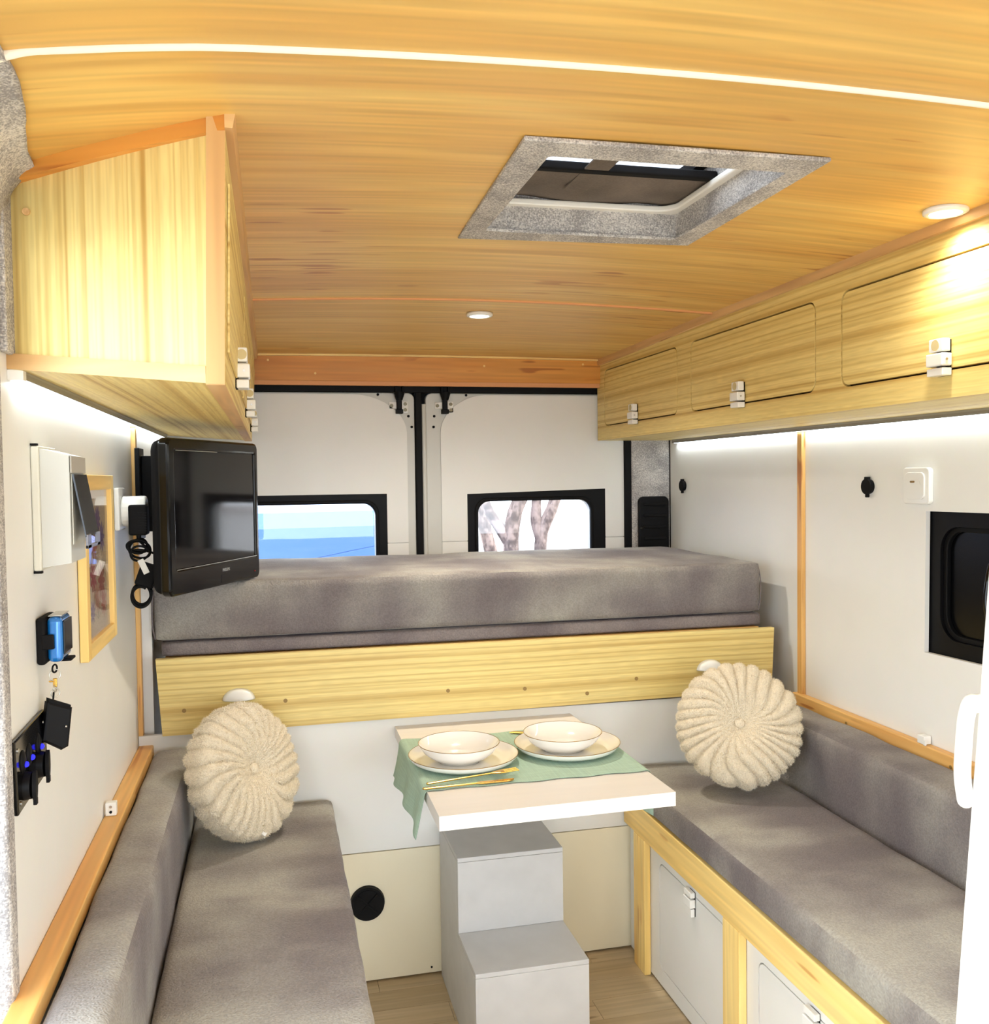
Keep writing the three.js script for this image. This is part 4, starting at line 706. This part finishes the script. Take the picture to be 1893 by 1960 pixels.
{
  const X = XL + 0.0005, t = thing('wall_socket', 'white mains socket on the left wall beside the television', 'socket', [XL, 1.31, -2.38]);
  part(t, 'plate', B(X, X + 0.012, 1.308, 1.408, -2.42, -2.325, 0.004), M.whitePlastic);
  const rg = new THREE.Shape(); rg.absarc(2.372, 1.352, 0.036, 0, Math.PI * 2); rg.holes.push(new THREE.Path().absarc(2.372, 1.352, 0.026, 0, Math.PI * 2));
  part(t, 'collar', uvM(faceRight(ext(rg, 0.055, 0.004), X + 0.012)), M.whitePlastic, 'raised white collar');
  const a = thing('power_adapter', 'black plug-in power adapter in the left wall socket', 'adapter', [XL + 0.04, 1.3, -2.39]);
  part(a, 'body', B(XL + 0.03, XL + 0.072, 1.296, 1.368, -2.378, -2.33, 0.006), M.blackMatte);
  for (let k = 0; k < 8; k++) part(a, 'grip_rib', B(XL + 0.052, XL + 0.07, 1.305 + k * 0.006, 1.308 + k * 0.006, -2.3305, -2.329), M.black);
  part(a, 'strain_relief', uvM(cyl(0.006, 0.004, 0.018, 12).translate(XL + 0.05, 1.289, -2.35)), M.black);
  const c = thing('power_cable', 'bundled black power cable hanging below the adapter', 'cable', [XL + 0.05, 1.15, -2.4]);
  const loops = []; for (let k = 0; k <= 44; k++) { const q = k / 44 * Math.PI * 8; loops.push([XL + 0.05 + 0.022 * Math.cos(q) * (1 + 0.2 * Math.sin(q * 0.7)), 1.262 + 0.018 * Math.sin(q * 1.0) + 0.01 * Math.sin(q * 0.31), -2.35 + 0.012 * Math.sin(q * 0.53)]); }
  part(c, 'bundle', uvM(tube([[XL + 0.05, 1.283, -2.35], ...loops], 0.0028, 420)), M.rubber);
  part(c, 'cable_tie', uvM(new THREE.TorusGeometry(0.014, 0.003, 8, 24).rotateX(1.3).translate(XL + 0.05, 1.258, -2.35)), M.blackMatte);
  const lp = []; for (let k = 0; k <= 40; k++) { const q = k / 40 * Math.PI * 4 + 1; lp.push([XL + 0.052 + 0.021 * Math.cos(q), 1.148 + 0.026 * Math.sin(q) + 0.001 * k / 4, -2.345 - 0.0006 * k]); }
  part(c, 'lower_loop', uvM(tube([...lp, [XL + 0.09, 1.19, -2.43], [XL + 0.13, 1.215, -2.47]], 0.0036, 300)), M.rubber);
  part(c, 'hanging_run', uvM(tube([[XL + 0.062, 1.26, -2.355], [XL + 0.085, 1.24, -2.4], [XL + 0.088, 1.2, -2.4], [XL + 0.075, 1.168, -2.345]], 0.0028, 60)), M.rubber);
  const s = thing('inline_switch', 'black inline transformer with white label below the adapter', 'adapter', [XL + 0.07, 1.17, -2.4]);
  part(s, 'body', (() => { const g = new RoundedBoxGeometry(0.042, 0.055, 0.03, 2, 0.005); g.rotateZ(-0.35); return uvM(g.translate(XL + 0.066, 1.2, -2.358)); })(), M.blackMatte);
  part(s, 'label', (() => { const g = new RoundedBoxGeometry(0.014, 0.036, 0.002, 2, 0.0009); g.rotateZ(0.4); return uvM(g.translate(XL + 0.06, 1.222, -2.342)); })(), M.whiteLac, 'white sticker');
}
{ // blue remote control in its black wall cradle
  const t = thing('remote_control', 'bright blue remote control in a black cradle on the left wall', 'remote control', [XL, 1.155, -1.52]), z0 = -1.632, z1 = -1.562;
  const blue = phys({ color: col(18, 120, 205), roughness: 0.15, clearcoat: 1, metalness: 0.3 });
  part(t, 'cradle', B(XL + 0.0002, XL + 0.014, 1.141, 1.214, z0 - 0.004, z1 + 0.005, 0.005), M.blackMatte);
  part(t, 'body', B(XL + 0.0142, XL + 0.037, 1.143, 1.214, z0, z1, 0.009), blue, 'glossy blue shell');
  part(t, 'cradle_side_arm', B(XL + 0.008, XL + 0.026, 1.165, 1.188, z1 + 0.0002, z1 + 0.006, 0.002), M.blackMatte);
  part(t, 'cradle_foot', B(XL + 0.014, XL + 0.042, 1.138, 1.1425, z0 - 0.002, z0 + 0.03, 0.002), M.blackMatte);
  part(t, 'display', B(XL + 0.0365, XL + 0.0395, 1.155, 1.207, z0 + 0.007, z1 - 0.007, 0.002), M.blackGloss, 'black glass display');
  part(t, 'silver_top', B(XL + 0.016, XL + 0.036, 1.2142, 1.2162, z0 + 0.008, z1 - 0.006, 0.001), M.steel);
  const k = thing('key_ring', 'silver key ring with swivel clasp hanging from the blue remote', 'key ring', [XL + 0.024, 1.1, -1.57]), x = XL + 0.024, z = -1.566;
  const ringAt = (y, r, th, mat, nm, rot = 0.6) => part(k, nm, uvM(new THREE.TorusGeometry(r, th, 8, 28).rotateY(rot).translate(x, y, z)), mat);
  ringAt(1.134, 0.006, 0.0014, M.black, 'cord_loop', 1.2); ringAt(1.124, 0.0085, 0.0009, M.steel, 'ring'); ringAt(1.103, 0.0055, 0.001, M.steel, 'ring', 1.4); ringAt(1.096, 0.0068, 0.0009, M.steel, 'ring');
  part(k, 'clasp', merge([B(x - 0.003, x + 0.003, 1.105, 1.119, z - 0.002, z + 0.002, 0.0015), B(x - 0.009, x, 1.113, 1.1155, z - 0.001, z + 0.001, 0.001)]), M.gold);
  const f = thing('key_case', 'black leather key case hanging below the silver ring', 'key case', [XL + 0.03, 1.0, -1.52]); f.base = null; f.position.set(XL + 0.03, 1.088, -1.568); f.rotation.set(0, 0.55, -0.1);
  const cs = poly([[-0.021, -0.004], [0.018, -0.016], [0.0165, -0.076], [0.006, -0.081], [-0.024, -0.064]]);
  part(f, 'case', uvM(ext(cs, 0.016, 0.004).translate(0, 0, -0.008)), M.black, 'black leather case');
  part(f, 'flap', uvM(ext(poly([[-0.019, 0.001], [0.016, -0.012], [0.016, -0.022], [-0.019, -0.009]]), 0.012, 0.002).translate(0, 0, -0.006)), M.blackMatte);
  part(f, 'loop', uvM(new THREE.TorusGeometry(0.005, 0.0013, 8, 16).rotateY(1.2).translate(-0.01, 0.003, 0)), M.black);
  part(f, 'press_stud', new THREE.SphereGeometry(0.002, 12, 8).translate(0.009, -0.044, 0.0082), M.steel);
}
{
  const t = thing('switch_panel', 'black switch panel with three blue lights and round capped sockets', 'switch panel', [XL, 0.96, -1.49]), X = XL + 0.0008;
  const pl = poly([[1.402, 0.962], [1.58, 0.972], [1.568, 1.071], [1.392, 1.067]]);
  part(t, 'plate', uvM(faceRight(ext(pl, 0.007, 0.002), X)), M.blackGloss, 'glossy black plate');
  for (const z of [-1.428, -1.463, -1.52]) {
    const sw = part(t, 'switch', uvM(new THREE.SphereGeometry(0.013, 20, 12).scale(0.35, 1.3, 0.8).translate(X + 0.007, 1.03, z)), M.black);
    part(sw, 'blue_light', new THREE.SphereGeometry(0.0042, 12, 8).translate(X + 0.0115, 1.026, z), std({ color: col(20, 20, 120), emissive: col(40, 40, 255), emissiveIntensity: 2.4 }), 'glowing blue light');
  }
  for (const [z, y] of [[-1.44, 0.992], [-1.52, 0.999]]) {
    const s = part(t, 'socket', uvM(cyl(0.0185, 0.02, 0.009, 32, 'x').translate(X + 0.0115, y, z)), M.black);
    part(s, 'cap', merge([uvM(cyl(0.0205, 0.0205, 0.005, 32, 'x').rotateY(0.15).translate(X + 0.0195, y, z)), B(X + 0.017, X + 0.022, y - 0.028, y - 0.018, z - 0.005, z + 0.004, 0.001)]), M.blackMatte);
  }
  for (const [z, y] of [[-1.405, 1.052], [-1.556, 1.054], [-1.415, 0.975], [-1.565, 0.985]]) part(t, 'screw', cyl(0.0032, 0.0032, 0.002, 10, 'x').translate(X + 0.0075, y, z), M.steel);
}
{
  const t = thing('clip', 'small white plastic catch on the left wooden rail', 'catch', [-0.338, 0.722, -2.09]);
  part(t, 'body', B(-0.351, -0.329, 0.7225, 0.7505, -2.1, -2.082, 0.002), M.whitePlastic);
  for (const y of [0.731, 0.742]) part(t, 'screw', cyl(0.003, 0.003, 0.002, 10, 'z').translate(-0.34, y, -2.0817), y < 0.735 ? M.blackMatte : M.steel);
  const r = thing('clip', 'small white plastic catch on the right wooden rail', 'catch', [1.54, 0.757, -1.97]);
  part(r, 'body', B(1.531, 1.552, 0.7575, 0.778, -1.99, -1.965, 0.002), M.whitePlastic); part(r, 'keeper', B(1.528, 1.533, 0.7575, 0.77, -1.964, -1.957, 0.001), M.whitePlastic);
}
{
  const z = ZP + 0.001, t = thing('floor_vent', 'round black vent cap low on the white bed panel', 'vent', [0.24, 0.23, z]);
  part(t, 'rim', uvM(cyl(0.047, 0.049, 0.012, 48, 'z').translate(0.24, 0.231, z + 0.006)), M.black);
  part(t, 'inner_disc', uvM(cyl(0.04, 0.04, 0.004, 40, 'z').translate(0.24, 0.231, z + 0.0125)), M.black);
  for (const a of [0.8, 2.37]) { const g = new RoundedBoxGeometry(0.078, 0.005, 0.006, 1, 0.002); g.rotateZ(a); part(t, 'rib', uvM(g.translate(0.24, 0.231, z + 0.0155)), M.blackMatte); }
}

// ------------------------------------------------------------------ things on the right wall
function socket12(label, y, z) {
  const t = thing('round_socket', label, 'socket', [XR, y, z]);
  part(t, 'rim', uvM(cyl(0.019, 0.021, 0.008, 32, 'x').translate(XR - 0.004, y, z)), M.black);
  part(t, 'cap', uvM(cyl(0.0205, 0.0205, 0.006, 32, 'x').translate(XR - 0.0112, y, z)), M.blackMatte);
  part(t, 'tab', merge([B(XR - 0.014, XR - 0.004, y - 0.029, y - 0.017, z - 0.004, z + 0.004, 0.002), B(XR - 0.014, XR - 0.004, y + 0.017, y + 0.026, z - 0.008, z + 0.008, 0.002)]), M.blackMatte);
}
socket12('round black capped socket on the right wall near the rear pillar', 1.38, -3.37);
socket12('round black capped socket on the right wall beside the white mains socket', 1.384, -2.211);
{
  const t = thing('wall_socket', 'white mains socket on the right wall above the black window', 'socket', [XR, 1.34, -2.01]), y = 1.387, z = -2.012;
  part(t, 'plate', uvM(faceLeft(ext(rrect(z - 0.049, z + 0.049, y - 0.045, y + 0.045, 0.012), 0.014, 0.003), XR - 0.0002)), M.whitePlastic);
  part(t, 'inner_frame', uvM(faceLeft(ext((() => { const s = rrect(z - 0.036, z + 0.036, y - 0.033, y + 0.033, 0.014); s.holes.push(new THREE.Path().absarc(z, y, 0.0235, 0, 7)); return s; })(), 0.005, 0.001, 24), XR - 0.0135)), M.whitePlastic);
  part(t, 'well', uvM(cyl(0.0235, 0.0235, 0.0015, 32, 'x').translate(XR - 0.0147, y, z)), M.whiteLac);
  part(t, 'earth_pin', uvM(cyl(0.0025, 0.0025, 0.014, 12, 'x').translate(XR - 0.021, y + 0.01, z)), std({ color: col(150, 120, 80), metalness: 0.9, roughness: 0.3 }));
  for (const dz of [-0.0095, 0.0095]) part(t, 'pin_hole', uvM(cyl(0.0028, 0.0028, 0.001, 12, 'x').translate(XR - 0.0158, y - 0.004, z + dz)), M.blackMatte);
}
{ // white door leaf at the right, seen edge on, with a lever handle
  const t = struct('door_3', 'white cabin door standing ajar with a white lever handle', 'door', [0, 0, 0]); t.base = null;
  const L = 0.55, leaf = new RoundedBoxGeometry(L, 1.72, 0.035, 2, 0.004); leaf.translate(L / 2, 0.87, 0);
  part(t, 'leaf', uvM(leaf, 'y'), M.whiteLac);
  part(t, 'edge_frame', uvM(new RoundedBoxGeometry(0.02, 1.72, 0.042, 2, 0.004).translate(0.011, 0.87, 0.0005)), M.whitePlastic);
  const hy = 1.135, hx = 0.016;
  const hd = part(t, 'handle', merge([uvM(new RoundedBoxGeometry(0.024, 0.062, 0.009, 3, 0.004).translate(hx, hy + 0.005, 0.0215)), uvM(cyl(0.0115, 0.0115, 0.034, 20, 'z').translate(hx, hy, 0.042)),
    uvM(tube([[hx, hy, 0.052], [hx - 0.002, hy + 0.002, 0.062], [hx - 0.004, hy - 0.014, 0.067], [hx - 0.004, hy - 0.05, 0.069], [hx - 0.003, hy - 0.09, 0.068], [hx, hy - 0.118, 0.063]], 0.0098, 60, false, 14)), uvM(new THREE.SphereGeometry(0.0098, 16, 12).translate(hx, hy - 0.118, 0.063)), uvM(new THREE.SphereGeometry(0.0115, 16, 12).translate(hx, hy, 0.058))]), M.whitePlastic, 'white lever handle');
  const dir = V(0.36, 0, 0.93).normalize(), up = V(0.0885, 1, -0.01).normalize(), nrm = V().crossVectors(dir, up).normalize(), d2 = V().crossVectors(up, nrm);
  t.quaternion.setFromRotationMatrix(new THREE.Matrix4().makeBasis(d2, up, nrm)); t.position.set(0.783, 0.0, -1.004);
}

// ------------------------------------------------------------------ outside
{
  solo('ground', B(-14, 16, -0.62, -0.6, -16, 9), std({ color: col(150, 144, 134), roughness: 0.95 }), 'grey gravel ground outside the van', 'ground', [1, -0.6, -4], 'structure');
  const wl = struct('wall_yard', 'white rendered yard wall behind the trees', 'wall', [3, -0.6, -9.5]);
  part(wl, 'render', B(-9, 13, -0.6, 1.0, -9.7, -9.5), std({ color: col(245, 240, 238), roughness: 0.9 }));
  part(wl, 'coping', B(-9, 13, 1.0, 1.08, -9.75, -9.45), std({ color: col(214, 200, 196), roughness: 0.9 }));
  for (const x of [1.5, 3.1, 4.7]) part(wl, 'pier', B(x, x + 0.3, -0.6, 1.0, -9.5, -9.42), std({ color: col(240, 232, 230), roughness: 0.9 }));
}
function bark() { return std({ map: tex(256, 512, (u, v) => { const k = fbm(u, v, 8, 6, 171, 4), l = fbm(u, v, 20, 30, 175, 2); return mixc(rgb(78, 64, 60), rgb(140, 120, 112), smooth(0.3, 0.7, k * 0.6 + l * 0.4)); }, true, 0.6, 0.6), roughness: 0.95 }); }
const barkM = bark();
function limb(pts, r0, r1) { const c = new THREE.CatmullRomCurve3(pts.map(p => V(...p))), n = 24, m = 14, pos = [], idx = [], fr = c.computeFrenetFrames(n); for (let i = 0; i <= n; i++) { const q = c.getPointAt(i / n), r = lerp(r0, r1, i / n); for (let j = 0; j <= m; j++) { const a = j / m * Math.PI * 2, k = r * (1 + 0.1 * N3(q.x * 6 + Math.cos(a) * 2, q.y * 6, Math.sin(a) * 2)); const p = q.clone().addScaledVector(fr.normals[i], Math.cos(a) * k).addScaledVector(fr.binormals[i], Math.sin(a) * k); pos.push(p.x, p.y, p.z); } } for (let i = 0; i < n; i++) for (let j = 0; j < m; j++) { const a = i * (m + 1) + j; idx.push(a, a + 1, a + m + 1, a + 1, a + m + 2, a + m + 1); } const g = new THREE.BufferGeometry(); g.setAttribute('position', new THREE.Float32BufferAttribute(pos, 3)); g.setIndex(idx); g.computeVertexNormals(); return uvM(g, 'y'); }
{
  const D = 7.2, f = 1802, at = (px, py, d = D) => { const v = V((px - 946) / f * d, (980 - py) / f * d, -d); return v.applyEuler(camera.rotation).add(camera.position); };
  const P = (px, py, d) => { const q = at(px, py, d); return [q.x, q.y, q.z]; };
  const b1 = at(978, 1064), b2 = at(1033, 1064);
  const t1 = thing('tree', 'bare forked tree trunk behind the right rear window nearer the centre', 'tree', [b1.x, -0.6, b1.z], 'bare trees behind the van');
  part(t1, 'trunk', limb([[b1.x, -0.6, b1.z], P(978, 1066), P(978, 1020), P(985, 980), P(997, 950), P(1010, 900), P(1020, 800)], 0.085, 0.045), barkM);
  part(t1, 'branch', limb([P(976, 1040), P(957, 1012), P(941, 988), P(931, 968), P(920, 930), P(915, 860)], 0.05, 0.022), barkM);
  const t2 = thing('tree', 'bare forked tree trunk behind the right rear window nearer the side wall', 'tree', [b2.x, -0.6, b2.z], 'bare trees behind the van');
  part(t2, 'trunk', limb([[b2.x, -0.6, b2.z], P(1033, 1066), P(1035, 1030), P(1042, 1004), P(1056, 972), P(1066, 940), P(1080, 860)], 0.062, 0.04), barkM);
  part(t2, 'branch', limb([P(1034, 1030), P(1026, 1000), P(1026, 965), P(1030, 900)], 0.045, 0.03), barkM);
  const b3 = at(935, 1064, 8.4), t3 = thing('tree', 'pale leaning tree trunk at the far left of the right rear window', 'tree', [b3.x, -0.6, b3.z], 'bare trees behind the van');
  part(t3, 'trunk', limb([[b3.x + 0.3, -0.6, b3.z], P(940, 1060, 8.4), P(928, 1010, 8.4), P(922, 975, 8.4), P(918, 900, 8.4)], 0.075, 0.05), barkM);
}
{ // blue car parked behind the van
  const t = thing('car', 'sky blue parked car seen through the left rear window', 'car', [-1.2, -0.6, -5.9]), Y = -0.6;
  const paint = phys({ color: col(66, 104, 168), roughness: 0.4, metalness: 0.0, clearcoat: 0.5, clearcoatRoughness: 0.25 });
  const s = new THREE.Shape(); s.moveTo(-3.3, Y + 0.28); s.lineTo(0.95, Y + 0.28); s.quadraticCurveTo(1.2, Y + 0.35, 1.18, Y + 0.9); s.quadraticCurveTo(1.16, Y + 1.5, 0.95, Y + 1.78); s.quadraticCurveTo(0.86, Y + 1.87, 0.6, Y + 1.88); s.lineTo(-2.0, Y + 1.86); s.quadraticCurveTo(-2.3, Y + 1.8, -2.7, Y + 1.2); s.lineTo(-3.4, Y + 1.05); s.quadraticCurveTo(-3.6, Y + 0.9, -3.3, Y + 0.28); 
  part(t, 'body', uvM(ext(s, 1.6, 0.12, 16).translate(0, 0, -6.9)), paint, 'glossy sky blue bodywork');
  for (const [x0, x1] of [[-1.9, -1.0], [-0.9, 0.0]]) part(t, 'side_window', uvM(ext(rrect(x0, x1, Y + 1.2, Y + 1.66, 0.08), 0.012).translate(0, 0, -5.31)), M.blackGloss, 'dark side window').visible = x1 < -0.5;
  for (const x of [-2.6, 0.05]) { const w = part(t, 'wheel', uvM(cyl(0.31, 0.31, 0.2, 40, 'z').translate(x, Y + 0.31, -5.32)), M.blackMatte); part(w, 'hub', uvM(cyl(0.18, 0.18, 0.02, 24, 'z').translate(x, Y + 0.31, -5.21)), M.steel); }
}
scene.traverse(o => { if (o.isMesh) { o.castShadow = true; o.receiveShadow = true; } });
renderer.render(scene, camera);
